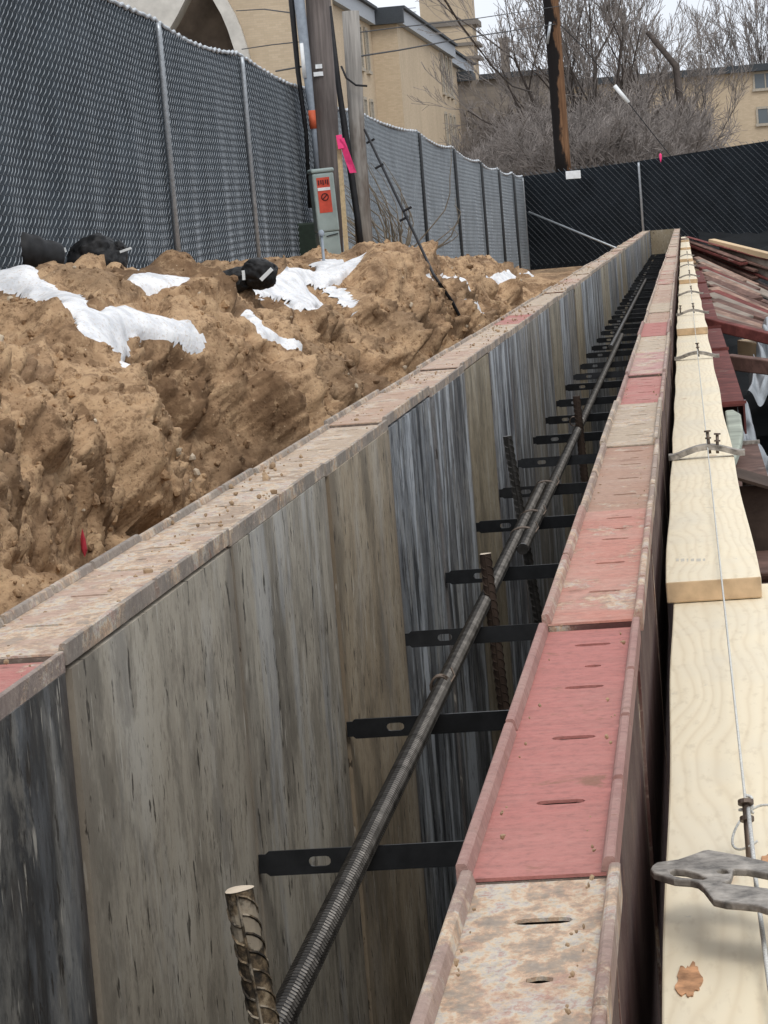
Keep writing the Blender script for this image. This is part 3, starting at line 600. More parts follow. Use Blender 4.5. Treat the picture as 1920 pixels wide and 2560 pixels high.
# ledger under the boards (steel waler) in segments, plus red waler beside it
def segbox(name, x0, x1, y0, y1, z0, z1, mat, lab, cat, grp=None, bev=.002):
    cx, cy = (x0+x1)/2, (y0+y1)/2; o = MB().box(x0-cx, x1-cx, y0-cy, y1-cy, 0, z1-z0).obj(name, mat); o.location = (cx, cy, z0); bevel(o, bev); return tag(o, lab, cat, grp)
segbox('waler', -.030, .036, .1, YEND-.5, WZ-.09, WZ-.0002, MAT['grey_plank'], 'long timber ledger hidden under the pale boards', 'waler')
wal = [(3.62, 4.45, 'brown'), (4.5, 5.6, 'brown'), (6.75, 9.3, 'redsteel'), (9.35, 11.0, 'redsteel'), (11.05, 14.5, 'redsteel'), (14.6, 17.5, 'redsteel'), (17.6, 21, 'redsteel')]
for k, (a, b, mt) in enumerate(wal):
    t = thing('steel_waler', ['brown rusty steel channel beside the second board, nearest one', 'brown rusty steel channel behind the nearest channel', 'dark red steel channel beside the boards, below the wedge with two nails', 'second dark red steel channel going away along the boards', 'third dark red steel channel going away along the boards', 'fourth dark red steel channel going away along the boards', 'farthest dark red steel channel along the boards'][k], 'waler', (.085, a, -.33), 'steel channels along the boards')
    w_ = .072; L_ = b-a
    MB().box(-w_/2, w_/2, 0, L_, .07, .075).obj('web', MAT[mt], t)
    MB().box(-w_/2, -w_/2+.005, 0, L_, 0, .0697).obj('flange', MAT[mt], t); MB().box(w_/2-.005, w_/2, 0, L_, 0, .0697).obj('flange', MAT[mt], t)
    for yy in ((0, L_) if k < 3 else (0,)):
        MB().box(-w_/2-.006, w_/2+.004, max(0, yy-.006), min(L_, yy+.006), .0752, .083).obj('rib', MAT['iron' if k < 2 else mt], t)
    for yy in (L_*.2, L_*.8): MB().box(-w_/2+.012, w_/2-.012, yy-.02, yy+.02, -2.11, .0695).obj('post', MAT['brown'], t)

# string, nails, straps, wedge
def dnail(p, h, lab, tilt=(0, 0), r=.0021):
    t = thing('duplex_nail', lab, 'nail', p, 'nails in the boards'); d = Vector((tilt[0], tilt[1], 1)).normalized()
    P = lambda s_: np.array(d*s_)
    MB().tube([P(-.004), P(h)], r, 10).obj('shank', MAT['nail'], t, True); MB().tube([P(h-.0022), P(h)], r*2.1, 14).obj('head', MAT['nail'], t)
    MB().tube([P(h-.011), P(h-.0088)], r*1.9, 14).obj('lower_head', MAT['nail'], t); return t
npos = np.array(onz(1876, 2165, BZT)); ntop = ony(1862, 1975, npos[1]+.02)
hgt = float(ntop[2]-BZT); dnail(npos, hgt, 'double-headed nail holding the string on the nearest board', ((ntop[0]-npos[0])/hgt, .02/hgt), .0019)
ZS = BZT+.0205
s_knot = ntop+np.array([0, 0, -.008])
far = np.array([.012, 30, BZT+.022])
pts = [s_knot]+[np.array([s_knot[0]+(far[0]-s_knot[0])*q-.0, s_knot[1]+(far[1]-s_knot[1])*q, max(BZT+.0200, s_knot[2]+(far[2]-s_knot[2])*min(1, q*14))]) for q in (.02, .07, .2, .5, 1)]
pend = onz(1925, 2475, BZT+.006); pcl = onz(1990, 2900, BZT+.003)
t = thing('string_line', 'thin pale string line running along the boards from the nail', 'string', (0, 0, 0))
MB().tube(pts, .00075, 6).obj('line', MAT['string'], t, True)
MB().tube([s_knot+np.array([.001, -.003, 0]), (s_knot+pend)/2+np.array([0, 0, .0]), pend, pcl], .0011, 6).obj('tail', MAT['string'], t, True)
th = np.linspace(0, 14, 60); MB().tube(np.stack([s_knot[0]+.0032*np.cos(th), s_knot[1]+.0032*np.sin(th), s_knot[2]-.004+.0006*th], 1), .0009, 5).obj('knot', MAT['string'], t, True)
th = np.linspace(-.6, 4.6, 40); MB().tube(np.stack([s_knot[0]+.006+.014*np.cos(th), s_knot[1]+.018*np.sin(th), np.maximum(BZT+.0015, s_knot[2]-.012+.008*np.sin(th*1.3))], 1), .0007, 5).obj('loose_loop', MAT['string'], t, True)
# wedge plate on the nearest board: outline read from the photograph on a level plane a little above the board
WZP = BZT+.026
def wp(cx, cy): p = onz(1600+cx/4.425, 1900+cy/4.425, WZP); return (p[0], p[1])
O_ = [(120, 1285), (140, 1245), (185, 1212), (300, 1195), (420, 1178), (560, 1130), (690, 1080), (770, 1070), (900, 1092), (1100, 1128), (1416, 1200), (1700, 1290), (1950, 1400), (1990, 1520), (1930, 1640), (1750, 1700), (1560, 1735), (1416, 1728), (1300, 1690), (1100, 1668), (950, 1658), (810, 1625), (760, 1560), (700, 1480), (640, 1432), (560, 1412), (380, 1400), (230, 1355), (150, 1325)]
Hs = [[(330, 1305), (380, 1288), (500, 1298), (620, 1330), (720, 1375), (738, 1395), (700, 1405), (600, 1392), (480, 1382), (390, 1362), (345, 1335)], [(840, 1305), (900, 1285), (960, 1295), (985, 1335), (930, 1340), (870, 1325)],
      [(1040, 1285), (1180, 1290), (1416, 1335), (1650, 1400), (1700, 1480), (1600, 1530), (1416, 1500), (1200, 1475), (980, 1450), (915, 1435), (1000, 1405), (1025, 1350)]]
me = plate([wp(*p) for p in O_], [[wp(*p) for p in h] for h in Hs], .0035, ((0, 0, WZP), (1, 0, 0), (0, 1, 0), (0, 0, 1)))
c0 = np.array([*wp(1750, 1560), BZT]); t = thing('wedge_plate', 'grey worn iron wedge with slots lying across the nearest board', 'wedge', c0)
me.transform(Matrix.Translation(-Vector(c0))); link('slotted_plate', me, MAT['iron'], t); bevel(t.children[0], .0008, 2)
MB().box(-.006, .006, -.006, .006, -.10, .0258).obj('shank', MAT['iron'], t)
# iron straps bent over the boards
for k, (yp, z_) in enumerate([(1145, 0), (887, 0), (788, 0), (732, 0), (698, 0), (663, 0), (640, 0)]):
    yv = onz(1720, yp, BZT+.01)[1]
    if k == 1: yv -= .02
    t = thing('iron_strap', ['bowed grey iron strap with two nails over the second board', 'bowed iron strap with one upright nail, second from the camera', 'iron strap with two bent nails, third from the camera', 'fourth iron strap over the boards from the camera', 'fifth iron strap over the boards from the camera', 'sixth iron strap over the boards from the camera', 'farthest visible iron strap over the boards'][k], 'strap', (0, yv, BZT), 'iron straps over the boards')
    xs = np.linspace(BX0-.004, BX0+BW+.014, 15); q = (xs-xs[0])/(xs[-1]-xs[0])
    zb = .001+.010*np.sin(math.pi*np.clip((q-.08)/.84, 0, 1))**1.2; lift = .0188 if any(a+0 <= yv < a+(b-a)/2.2 for a, b in BY[1:]) else 0
    za_ = [BT*(1-min(1, (yv-a)/(b-a)*2.2)) for a, b in BY[1:] if a <= yv <= b]; zo = (za_[-1] if za_ else 0)
    mb = MB(); V = []
    for x, z in zip(xs, zb): V += [(x, -.011+.002*math.sin(x*60), z+zo), (x, .011, z+zo), (x, .011, z+zo+.007), (x, -.011+.002*math.sin(x*60), z+zo+.007)]
    mb.add(V, [(0, 1, 2, 3)[::-1], tuple(14*4+r_ for r_ in (0, 1, 2, 3))]+[(j*4+r_, j*4+(r_+1) % 4, (j+1)*4+(r_+1) % 4, (j+1)*4+r_) for j in range(14) for r_ in range(4)])
    mb.obj('bent_bar', MAT['iron'], t)
    for m_ in range(2 if k in (0, 2) else 1):
        MB
        dnail((.014+.010*m_*(-1 if k == 2 else 1)-(.03 if k == 2 and m_ else 0), yv-.004*m_, BZT+zo+.0095), .026-.004*m_, ['left', 'right'][m_ if k != 2 else 1-m_]+f' upright nail through the {ordw(k+1)} iron strap' if k in (0, 2) else f'upright nail through the {ordw(k+1)} iron strap', (.1*(m_-.5), .1), .0021)
# rusty bracket at the end of the near strap and dark hook farther down
p = onz(1852, 1160, -.11); t = thing('rusty_bracket', 'orange rusty steel bracket at the right end of the bowed strap', 'bracket', (p[0], p[1], -.255))
MB().beam((-.03, -.01, .142), (.045, -.05, .118), .052, .004).obj('top_plate', MAT['rustbar'], t); MB().box(-.012, .04, -.03, -.025, 0, .118).obj('front_plate', MAT['rustbar'], t); MB().tube([(.012, .02, .0), (.012, .02, .125)], .012, 10).obj('pin', MAT['rustbar'], t)
p = onz(1915, 1566, -.13); t = thing('iron_hook', 'dark iron hook at the right edge beside the lapped board end', 'hook', (p[0], p[1], -.20))
MB().tube([(-.022, 0, .062), (-.016, -.006, .074), (.0, 0, .078), (.03, .01, .066), (.05, .01, .0)], [.006, .008, .008, .007, .006], 8).obj('bent_rod', MAT['iron'], t, True); MB().box(.02, .08, -.01, .03, -.12, .0).obj('block', MAT['brown'], t)

# ------------------------------------------------------------------ braces and clutter on the right side
def brace(a, za, b, zb, w, h, mat, lab, name='brace', cat='brace', grp='braces on the right side'):
    A = onz(*a, za); A = ony(*a, min(A[1], 27)); B = ony(*b, A[1]*.985); A_, B_ = Vector(A), Vector(B); d = (B_-A_).normalized(); B_ = B_+d*((.08 if name == 'band' else .8) if b[0] > 1900 else .05)
    mb = MB().beam(A_-B_, (0, 0, 0), w, h); o = mb.obj(name, MAT[mat]); o.location = B_; bevel(o, .004); return tag(o, lab, cat, grp)
BR = [((1778, 604), -.25, (1925, 640), -.62, .10, .055, 'plank', 'thick yellow plank at the far right, highest of the sloping timbers', 'plank', 'plank'),
      ((1800, 640), -.42, (1925, 676), -.85, .05, .20, 'grey_plank', 'grey plank below the yellow plank, toned as its shaded side face', 'plank', 'plank'),  # grey tone stands for the yellow plank's side face in shade
      ((1764, 806), -.24, (1925, 846), -.42, .05, .045, 'redsteel', 'heavy dark red beam crossing at right beyond the plastic sheet', 'beam', 'beam'),
      ((1872, 866), -.42, (1930, 876), -.50, .12, .07, 'plank', 'orange-tan plywood offcut at the right edge', 'offcut', 'plywood'),
      ((1818, 904), -.30, (1930, 918), -.42, .05, .05, 'brown', 'brown steel beam in front of the plastic sheet', 'beam', 'beam'),
      ((1850, 1276), -.20, (1930, 1278), -.21, .03, .012, 'brown', 'flat steel band across the brown panel, farther one', 'band', 'band'),
      ((1862, 1443), -.20, (1930, 1441), -.21, .03, .012, 'brown', 'flat steel band across the brown panel, nearer one', 'band', 'band')]
g = np.random.default_rng(12); ys = 588.
for k in range(30):                       # stack of thin rusty form panels and boards, each lying a little lower than the one behind
    q = k/29; ys += 4.6+4.4*q+g.uniform(-1.2, 1.2)
    if 742 < ys < 752: ys += 8
    x0 = np.interp(ys, [588, 650, 720, 800], [1706, 1738, 1772, 1772])+g.uniform(-4, 10); sl = np.interp(ys, [588, 640, 700, 760, 820], [.30, .46, .44, .38, .26])+g.uniform(-.05, .05)
    mt = ['brown', 'redsteel', 'brown', 'grey_plank', 'redsteel', 'brown', 'palerust'][g.integers(7)]; th = g.uniform(3.2, 7.)*q**.3+1.5
    Yd = onz(x0, ys, -.26)[1]; Yd = min(Yd, 27); L1 = g.choice([1925, 1925, 1925, 1880, 1850])
    BR.append(((x0, ys), -.26, (L1, ys+sl*(L1-x0)), -.6, .10*g.uniform(.6, 1.3), th*Yd/6800*1.3, mt, f'{ordw(k+1)} thin rusty form or board from the back of the stack at right', 'stacked_form', 'form panel'))
for a, za, b, zb, w, h, mt, lab, nm, ct in BR: brace(a, za, b, zb, w, h, mt, lab, nm, ct)
fs = [onz(x, y, -.2) for x, y in ((1812, 1026), (1835, 1024), (1852, 1034), (1858, 1075), (1852, 1110), (1840, 1140), (1826, 1146))]; c_ = fs[-1]
me = plate([(p[0]-c_[0], p[1]-c_[1]) for p in fs], [], .018, ((0, 0, 0), (1, 0, 0), (0, 1, 0), (0, 0, -1))); o = link('frosted_slab', me, MAT['frost']); o.location = (c_[0], c_[1], -.2); bevel(o, .004, 2); tag(o, 'pale greenish frosted slab beside the second board', 'slab')
o = MB().box(-.02, .3, 0, .78, 0, .02).obj('steel_sheet', MAT['brown']); o.location = (.075, 3.0, -.245); tag(o, 'brown rust-stained steel panel beside the lapped boards', 'panel')
def crumple(name, cx, cy, cz, sx, sy, amp_, mat, lab, cat, seed, n_=70, slope=(0, 0)):
    g = np.linspace(-1, 1, n_); A, B = np.meshgrid(g, g); a, b = A.ravel(), B.ravel()
    P = np.stack([a*1.7, b*1.7, 0*a+seed], 1); w1 = fbm(P, 3, seed); w2 = np.abs(fbm(P*2.0+w1[:, None]*.5, 3, seed+9, .4))*.7
    z = amp_*(w1*.8+1.0*w2)+slope[0]*a*sx+slope[1]*b*sy-.35*amp_*np.maximum(np.abs(a), np.abs(b))**4
    ex = 1+.25*fbm(P*1.2+7, 2, seed+3)
    V = np.stack([a*sx*ex, b*sy*ex, z], 1); q = np.arange(n_*n_).reshape(n_, n_)
    o = np_mesh(name, V, np.stack([q[:-1, :-1], q[:-1, 1:], q[1:, 1:], q[1:, :-1]], -1).reshape(-1, 4), mat, True); o.location = (cx, cy, cz); return tag(o, lab, cat)
p = onz(1880, 1040, -.42); crumple('plastic_sheet', .42, 8.2, -.66, .30, 1.6, .22, MAT['poly'], 'crumpled grey plastic sheeting between the braces at right', 'plastic sheet', 3, 90, (-.5, 0))
crumple('plastic_sheet', .36, 5.6, -.62, .22, .9, .2, MAT['poly'], 'crumpled grey plastic beside the rusty bracket, nearest piece', 'plastic sheet', 8, 80, (-.5, 0))
crumple('plastic_sheet', .40, 13.0, -.55, .16, 2.2, .16, MAT['poly'], 'torn pale plastic hanging along the red channels', 'plastic sheet', 12, 90, (-.3, 0))
# excavated ground on the right, covered by a black tarp, rising to the far fence
g = np.linspace(0, 1, 120); A, B = np.meshgrid(g, g); a, b = A.ravel(), B.ravel()
X = .25+a*24; Yv = 1.0+b*47.5; z = np.interp(Yv, [0, 24, 31, 38, 44, 49], [-.82, -.82, -.85, -.75, -.45, -.28])-np.interp(a, [0, .05, .2, 1], [.1, .0, .4, .7])*np.interp(Yv, [0, 30, 40], [1, 1, .3])
P = np.stack([X*.9, Yv*.6, 0*X], 1); z = z+.10*fbm(P, 4, 5)+.10*np.abs(fbm(P*2.1, 3, 15)); q = np.arange(120*120).reshape(120, 120)
tag(np_mesh('black_ground_tarp', np.stack([X, Yv, z], 1), np.stack([q[:-1, :-1], q[:-1, 1:], q[1:, 1:], q[1:, :-1]], -1).reshape(-1, 4), MAT['tarp'], True), 'black plastic tarp covering the ground right of the form', 'tarp')
# bank beyond the end of the forms
g = np.linspace(0, 1, 60); A, B = np.meshgrid(g, g); a, b = A.ravel(), B.ravel(); X = -5+a*5.24; Yv = YEND+1.2+b*(55-YEND-1.2)
z = np.interp(b, [0, .1, .5, 1], [FB, -1.2, -.8, -.78]); P = np.stack([X, Yv, 0*X], 1); z = z+.12*fbm(P*.8, 4, 50); q = np.arange(3600).reshape(60, 60)
tag(np_mesh('end_bank', np.stack([X, Yv, z], 1), np.stack([q[:-1, :-1], q[:-1, 1:], q[1:, 1:], q[1:, :-1]], -1).reshape(-1, 4), MAT['dirt']), None, kind='structure')

# ------------------------------------------------------------------ fences
def fence(name, path, height, lab, pitch, wr, cloth, wire, posts, hem=True, sag=.0, postmat='galv', lean=0, zrow=None, wseg=None, woff=.001, side=1, folds=.0, hand=1, rowed=False):
    """path: list of (x, y, zbase, ztop)"""
    path = np.array(path, float); s = np.concatenate([[0], np.cumsum(np.hypot(*np.diff(path[:, :2], axis=0).T))]); Ln = s[-1]
    t = thing(name, lab, 'fence', (path[0][0], path[0][1], path[0][2])); O = np.array([path[0][0], path[0][1], path[0][2]])
    pz = zrow or pitch
    pp = [np.interp(v, path[:, 1] if False else s, s) for v in posts]
    def at(q):   # position along: x,y,zb,zt and side normal
        q = np.clip(q, 0, Ln); r = np.stack([np.interp(q, s, path[:, k]) for k in range(4)], -1)
        if sag and len(pp) > 1:
            e = np.array(sorted([0]+list(pp)+[Ln])); j = np.clip(np.searchsorted(e, q)-1, 0, len(e)-2); u = (q-e[j])/(e[j+1]-e[j]+1e-9); r[..., 3] -= sag*4*u*(1-u)*np.minimum(1, (e[j+1]-e[j])/3)
        return r
    def nrm_(q):
        d = at(np.minimum(q+.05, Ln))[..., :2]-at(np.maximum(q-.05, 0))[..., :2]; d /= np.linalg.norm(d, axis=-1, keepdims=True)+1e-9
        return np.stack([d[..., 1], -d[..., 0]], -1)*side
    # cloth
    n_ = int(Ln/.09); m_ = 24; q = np.linspace(0, Ln, n_); r = at(q); nn = nrm_(q); V = []
    fo = folds*(np.sin(q*3.1)+.6*np.sin(q*7.7+1))
    for j in range(m_+1):
        u = j/m_; z = r[:, 2]+(r[:, 3]-r[:, 2])*u; bul = -woff+(fo*(1-u)*.9+.4*folds*np.sin(q*1.3+u*3))
        V.append(np.stack([r[:, 0]+nn[:, 0]*bul, r[:, 1]+nn[:, 1]*bul, z], 1))
    V = np.concatenate(V)-O; gi_ = np.arange((m_+1)*n_).reshape(m_+1, n_)
    o = np_mesh('windscreen', V, np.stack([gi_[:-1, :-1], gi_[:-1, 1:], gi_[1:, 1:], gi_[1:, :-1]], -1).reshape(-1, 4), cloth); o.parent = t
    # chain-link wires: flattened spirals
    nw = int(Ln/pitch); Vs, Qs, base = [], [], 0
    for k in range(nw):
        qk = (k+.5)*pitch; r0 = at(np.array([qk]))[0]; hgt_ = r0[3]-r0[2]; rows = int(hgt_/pz); fine = wseg is None or qk < wseg
        st = 4 if fine else 2; j = np.arange(rows*st+1); ph = j % st; z = r0[2]+.02+j*pz/st+(pz/2 if k % 2 and not rowed else 0)
        if rowed and st == 4: z = r0[2]+.02+(j//4)*pz+np.array([0, .46, .92, .96])[ph]*pz
        if st == 4: off = np.array([-.5, 0, .5, 0])[ph]*pitch*(.8 if rowed else 1.06); dep = np.array([0, 1, 0, -1])[ph]*wr*1.5*hand
        else: off = np.array([-.5, .5])[ph]*pitch*1.06; dep = np.zeros(len(j))+.002
        n0 = nrm_(np.array([qk]))[0]; rr_ = at(qk+off); fz = folds*(np.sin((qk+off)*3.1)+.6*np.sin((qk+off)*7.7+1)); u = (z-r0[2])/hgt_
        b_ = dep+(fz*(1-u)*.9+.4*folds*np.sin((qk+off)*1.3+u*3))
        C_ = np.stack([rr_[:, 0]+n0[0]*b_, rr_[:, 1]+n0[1]*b_, z+(rr_[:, 2]-r0[2])], 1)-O
        tt = np.gradient(C_, axis=0); tt /= np.linalg.norm(tt, axis=1)[:, None]; nv = np.array([n0[0], n0[1], 0.]); sv = np.cross(tt, nv); sv /= np.linalg.norm(sv, axis=1)[:, None]
        ring_ = np.stack([C_+nv*wr, C_-nv*wr*.5+sv*wr*.87, C_-nv*wr*.5-sv*wr*.87], 1); m = len(C_)
        Vs.append(ring_.reshape(-1, 3)); i0 = base+np.arange(m-1)*3
        for e in range(3): Qs.append(np.stack([i0+e, i0+(e+1) % 3, i0+3+(e+1) % 3, i0+3+e], 1))
        base += m*3
    o = np_mesh('chain_link_wire', np.concatenate(Vs), np.concatenate(Qs), wire, True); o.parent = t; o['kind'] = 'stuff'
    for i_, v in enumerate(pp):
        r0 = at(np.array([v]))[0]; n0 = nrm_(np.array([v]))[0]*.035
        dk = postmat[i_] if isinstance(postmat, (list, tuple)) else postmat
        MB().tube([np.array([r0[0]+n0[0], r0[1]+n0[1], r0[2]-.35])-O, np.array([r0[0]+n0[0], r0[1]+n0[1], r0[3]-.10])-O, np.array([r0[0]+n0[0], r0[1]+n0[1], r0[3]-.03])-O], [.024, .024, .02], 10).obj('post', MAT[dk], t, True)
    if hem:
        q = np.linspace(0, Ln, int(Ln/.12)); r = at(q); zz = r[:, 3]+.012*np.sin(q*23)+.008*np.sin(q*51)
        MB().tube(np.stack([r[:, 0], r[:, 1], zz], 1)-O, .017, 5).obj('top_hem', MAT['binding'], t, True)
    return t, O
LP = []
def fx(Y): return float(np.interp(Y, [12, 20, 25, 30, 36, 44, 52.9], [-3.72, -3.85, -3.95, -3.97, -3.75, -3.42, -3.02]))
TOPPX = [(-1200, -1330), (-30, -230), (100, -105), (250, -15), (390, 52), (440, 75), (600, 137), (680, 178), (760, 215), (905, 280), (960, 296), (1076, 340), (1137, 372), (1190, 398), (1225, 413), (1262, 428), (1312, 441)]
for Yv in [8.5, 10, 11, 12, 13, 14, 15, 16.5, 18, 20, 22, 25, 28, 30, 32, 34, 36, 38, 40, 42, 44, 46, 48, 50, 52.9]:
    X = fx(Yv); zb = float(topz(Yv))-.03
    # find the height of the fence top seen in the photograph at this station
    lo, hi_ = zb, zb+4
    for _ in range(40):
        mid = (lo+hi_)/2; a, b = pix((X, Yv, mid)); yt = np.interp(a, [p[0] for p in TOPPX], [p[1] for p in TOPPX])
        lo, hi_ = (mid, hi_) if b > yt else (lo, mid)
    LP.append((X, Yv, zb, lo))
s_of = lambda Yq: float(np.interp(Yq, [p[1] for p in LP], np.concatenate([[0], np.cumsum(np.hypot(*np.diff(np.array(LP)[:, :2], axis=0).T))])))
LPa = np.array(LP); seg1 = [p for p in LP if p[1] <= 30]; seg2 = [p for p in LP if p[1] >= 30]
def s_in(seg, Yq): q_ = np.array(seg); return float(np.interp(Yq, q_[:, 1], np.concatenate([[0], np.cumsum(np.hypot(*np.diff(q_[:, :2], axis=0).T))])))
fence('chain_link_fence', seg1, 1.8, 'near run of chain-link fence with slate windscreen above the dirt bank', .105, .0036, MAT['cloth'], MAT['wire'], [s_in(seg1, v) for v in (20.5, 25.0, 29.9)], True, .05, ['galv', 'galv', 'cable'], folds=.016, rowed=True, zrow=.057)
fence('chain_link_fence', seg2, 1.8, 'far run of fence with pale grey windscreen ending at the corner', .105, .0036, MAT['pcloth'], MAT['wire'], [s_in(seg2, v) for v in (33.2, 38.6, 42.5, 46, 48.6, 51)], True, .08, 'dpost', folds=.03, rowed=True, zrow=.057)
e1 = np.array([-3.02, 52.9]); e2 = np.array([9.0, 45.84])
RPth = []
for q in np.linspace(0, 1, 24):
    p2 = e1+(e2-e1)*q
    xs_ = np.interp(0, [0, 1], [0, 1]); lo, hi_ = -2., 4.
    for _ in range(40):
        mid = (lo+hi_)/2; a, b = pix((p2[0], p2[1], mid)); yt = np.interp(a, [1312, 1595, 1920, 2100, 3300], [441, 403, 352, 325, 150]); lo, hi_ = (mid, hi_) if b > yt else (lo, mid)
    zt = lo; zb = float(np.interp(q, [0, 1], [-.74, -.55])); RPth.append((p2[0], p2[1], zb, zt))
sR = lambda X: (X+3.02)/(9.0+3.02)*float(np.hypot(*(e2-e1)))
xp = float(ony(1603, 470, 51.4)[0])
tF, OF = fence('chain_link_fence', RPth, 1.8, 'dark chain-link fence with black windscreen closing the site at the back', .064, .0055, MAT['bcloth'], MAT['dwire'], [.03, sR(xp), sR(xp)+3, sR(xp)+6], False, .0, 'galv', zrow=.128, woff=.001, hand=-1)
a_, b_ = ony(1322, 530, 52.6), ony(1560, 628, 51.7); MB().tube([a_-OF, b_-OF+(b_-a_)*.3], .02, 8).obj('brace_rail', MAT['galv'], tF, True)
c_ = ony(1433, 437, 51.6); o = MB().box(-.14, .14, -.006, .006, -.075, .075).obj('notice_plate', MAT['white']); o.location = tuple(c_); bevel(o, .02, 2); tag(o, 'small blank white plate on the top edge of the back fence', 'sign')
c_ = ony(1651, 393, 50.8); o = MB().add(np.array(rock(.045, 4)[0])*np.array([.7, .4, 1.5]), rock(.045, 4)[1]).obj('ribbon_knot', MAT['pink']); o.location = tuple(c_); tag(o, 'tiny pink ribbon knot on top of the back fence', 'ribbon')

# ------------------------------------------------------------------ things along the left fence
def P3(x, y, Y): return ony(x, y, Y)
def pole(name, pts, rad, mat, lab, Y, grp=None, cap=True, n=20, bend=True):
    P = [P3(x, y, Y) for x, y in pts]; t = thing(name, lab, 'utility pole', P[0], grp); O = P[0]
    MB().tube([p-O for p in P], rad, n).obj('shaft', MAT[mat], t, True); return t, O
tA, OA = pole('utility_pole', [(826, 690), (818, 420), (808, 200), (795, 0), (770, -380)], [.145, .14, .136, .133, .125], 'poleA', 'thick weathered utility pole standing behind the grey pedestal', 28.6)
def on_pole(pts, Y, r, mat, name, t, O, n=8): return MB().tube([P3(x, y, Y)-O for x, y in pts], r, n).obj(name, MAT[mat], t, True)
on_pole([(794, 440), (785, 330), (765, 150), (748, 0), (720, -300)], 28.44, [.026, .03, .05, .056, .056], 'conduit', 'conduit', tA, OA)
on_pole([(783, 322), (779, 276)], 28.44, .038, 'orange', 'orange_band', tA, OA, 12)
on_pole([(762, 195), (754, 108)], 28.40, .022, 'white', 'white_strip', tA, OA)
on_pole([(775, 520), (765, 330), (745, 180), (732, 40), (722, -60)], 28.48, [.02, .022, .026, .03, .03], 'cable', 'black_cable', tA, OA)
for (x, y, sx, sz) in ((797, 166, .035, .022), (796, 185, .05, .022)):
    c = P3(x, y, 28.6-.15)-OA; MB().box(c[0]-sx, c[0]+sx, c[1]-.004, c[1]+.004, c[2]-sz, c[2]+sz).obj('tag', MAT['white'], tA)
tB, OB = pole('utility_pole', [(914, 660), (903, 480), (893, 330), (883, 150), (876, 28)], [.092, .085, .08, .085, .088], 'poleB', 'short pale split pole stub with a sawn slanting top', 27.9)
on_pole([(905, 640), (893, 540), (870, 380), (846, 210), (826, 15)], 27.8, [.035, .032, .036, .028, .012], 'cable', 'black_cable', tB, OB)  # cable whose wider lower run stands in for the pole's shadow strip
on_pole([(853, 165), (866, 195), (890, 213), (918, 215)], 27.75, .012, 'cable', 'hanging_wire', tB, OB, 6)
# pedestal
Yp = 27.2; c = P3(826, 650, Yp); t = thing('utility_pedestal', 'grey-green utility pedestal with a red sticker standing in the snow', 'pedestal', (c[0], c[1], c[2]-.06)); t.rotation_euler = (0, -.03, .35)
o = MB().box(-.105, .105, -.085, .085, 0, .34).obj('base', MAT['ped'], t); bevel(o, .01); o = MB().box(-.112, .112, -.092, .092, .342, .93).obj('cover', MAT['ped'], t); bevel(o, .02, 3)
o = MB().box(-.12, .12, -.10, .10, .932, .975).obj('cap', MAT['ped'], t); bevel(o, .018, 3)
st = MB().box(-.072, .06, -.0955, -.0923, .535, .885).obj('sticker', MAT['sticker'], t)
MB().box(-.07, .058, -.0985, -.0957, .755, .785).obj('white_band', MAT['white'], st)
for k, xx in enumerate((-.055, -.03, -.008, .018, .04)): MB().box(xx-.006, xx+.008, -.0985, -.0957, .81+.01*(k % 2), .86).obj('print_mark', MAT['mark'], st)
th = np.linspace(0, 6.28, 20); MB().tube(np.stack([-.004+.034*np.cos(th), np.full(20, -.097), .69+.034*np.sin(th)], 1), .006, 4).obj('ring_mark', MAT['mark'], st); MB().beam((-.028, -.097, .668), (.02, -.097, .712), .004, .012).obj('ring_mark', MAT['mark'], st)
MB().tube([(-.03, -.094, .30), (.09, -.094, .318)], .006, 6).obj('hinge', MAT['fascia'], t)
# stake with ribbon
A_, B_ = P3(868, 650, 26.9), P3(846, 345, 26.9); t = thing('survey_stake', 'wooden survey stake with pink ribbon beside the pedestal', 'stake', A_)
MB().beam((B_-A_)*-.12, B_-A_, .045, .02, (0, 1, 0)).obj('lath', MAT['stake'], t)
a2 = P3(847, 338, 26.86)-A_; b2 = P3(853, 372, 26.84)-A_; MB().beam(a2, b2, .055, .03, (0, 1, 0)).obj('ribbon_wrap', MAT['pink'], t)
mb = MB(); pr = [P3(x, y, 26.83)-A_ for x, y in ((855, 345), (862, 372), (872, 402), (883, 432))]
V = [];
for i_, p in enumerate(pr): wd_ = [.02, .032, .036, .034][i_]; V += [p+np.array([-wd_, .01*math.sin(i_), 0]), p+np.array([wd_, -.01*math.sin(i_), 0]), p+np.array([wd_, .004-.01*math.sin(i_), 0]), p+np.array([-wd_, .004+.01*math.sin(i_), 0])]
mb.add(V, [(j*4+q_, j*4+(q_+1) % 4, (j+1)*4+(q_+1) % 4, (j+1)*4+q_) for j in range(3) for q_ in range(4)]); mb.obj('ribbon_tail', MAT['pink'], t)
A_ = P3(820, 755, 22.5); B_ = P3(803, 585, 22.5); t = thing('marker_rod', 'thin grey marker rod with a rounded cap standing in the snow', 'rod', A_); MB().tube([(B_-A_)*-.2, (B_-A_)], .012, 8).obj('rod', MAT['conduit'], t, True); MB().tube([(B_-A_)*.97, (B_-A_)*1.03, (B_-A_)*1.06], [.026, .026, .012], 10).obj('cap', MAT['conduit'], t, True)
c = P3(768, 632, 28.2); o = MB().box(-.13, .13, -.1, .1, -.1, .31).obj('green_box', MAT['green']); o.location = tuple(c); bevel(o, .02, 2); tag(o, 'low dark green box half hidden behind the pedestal', 'box')
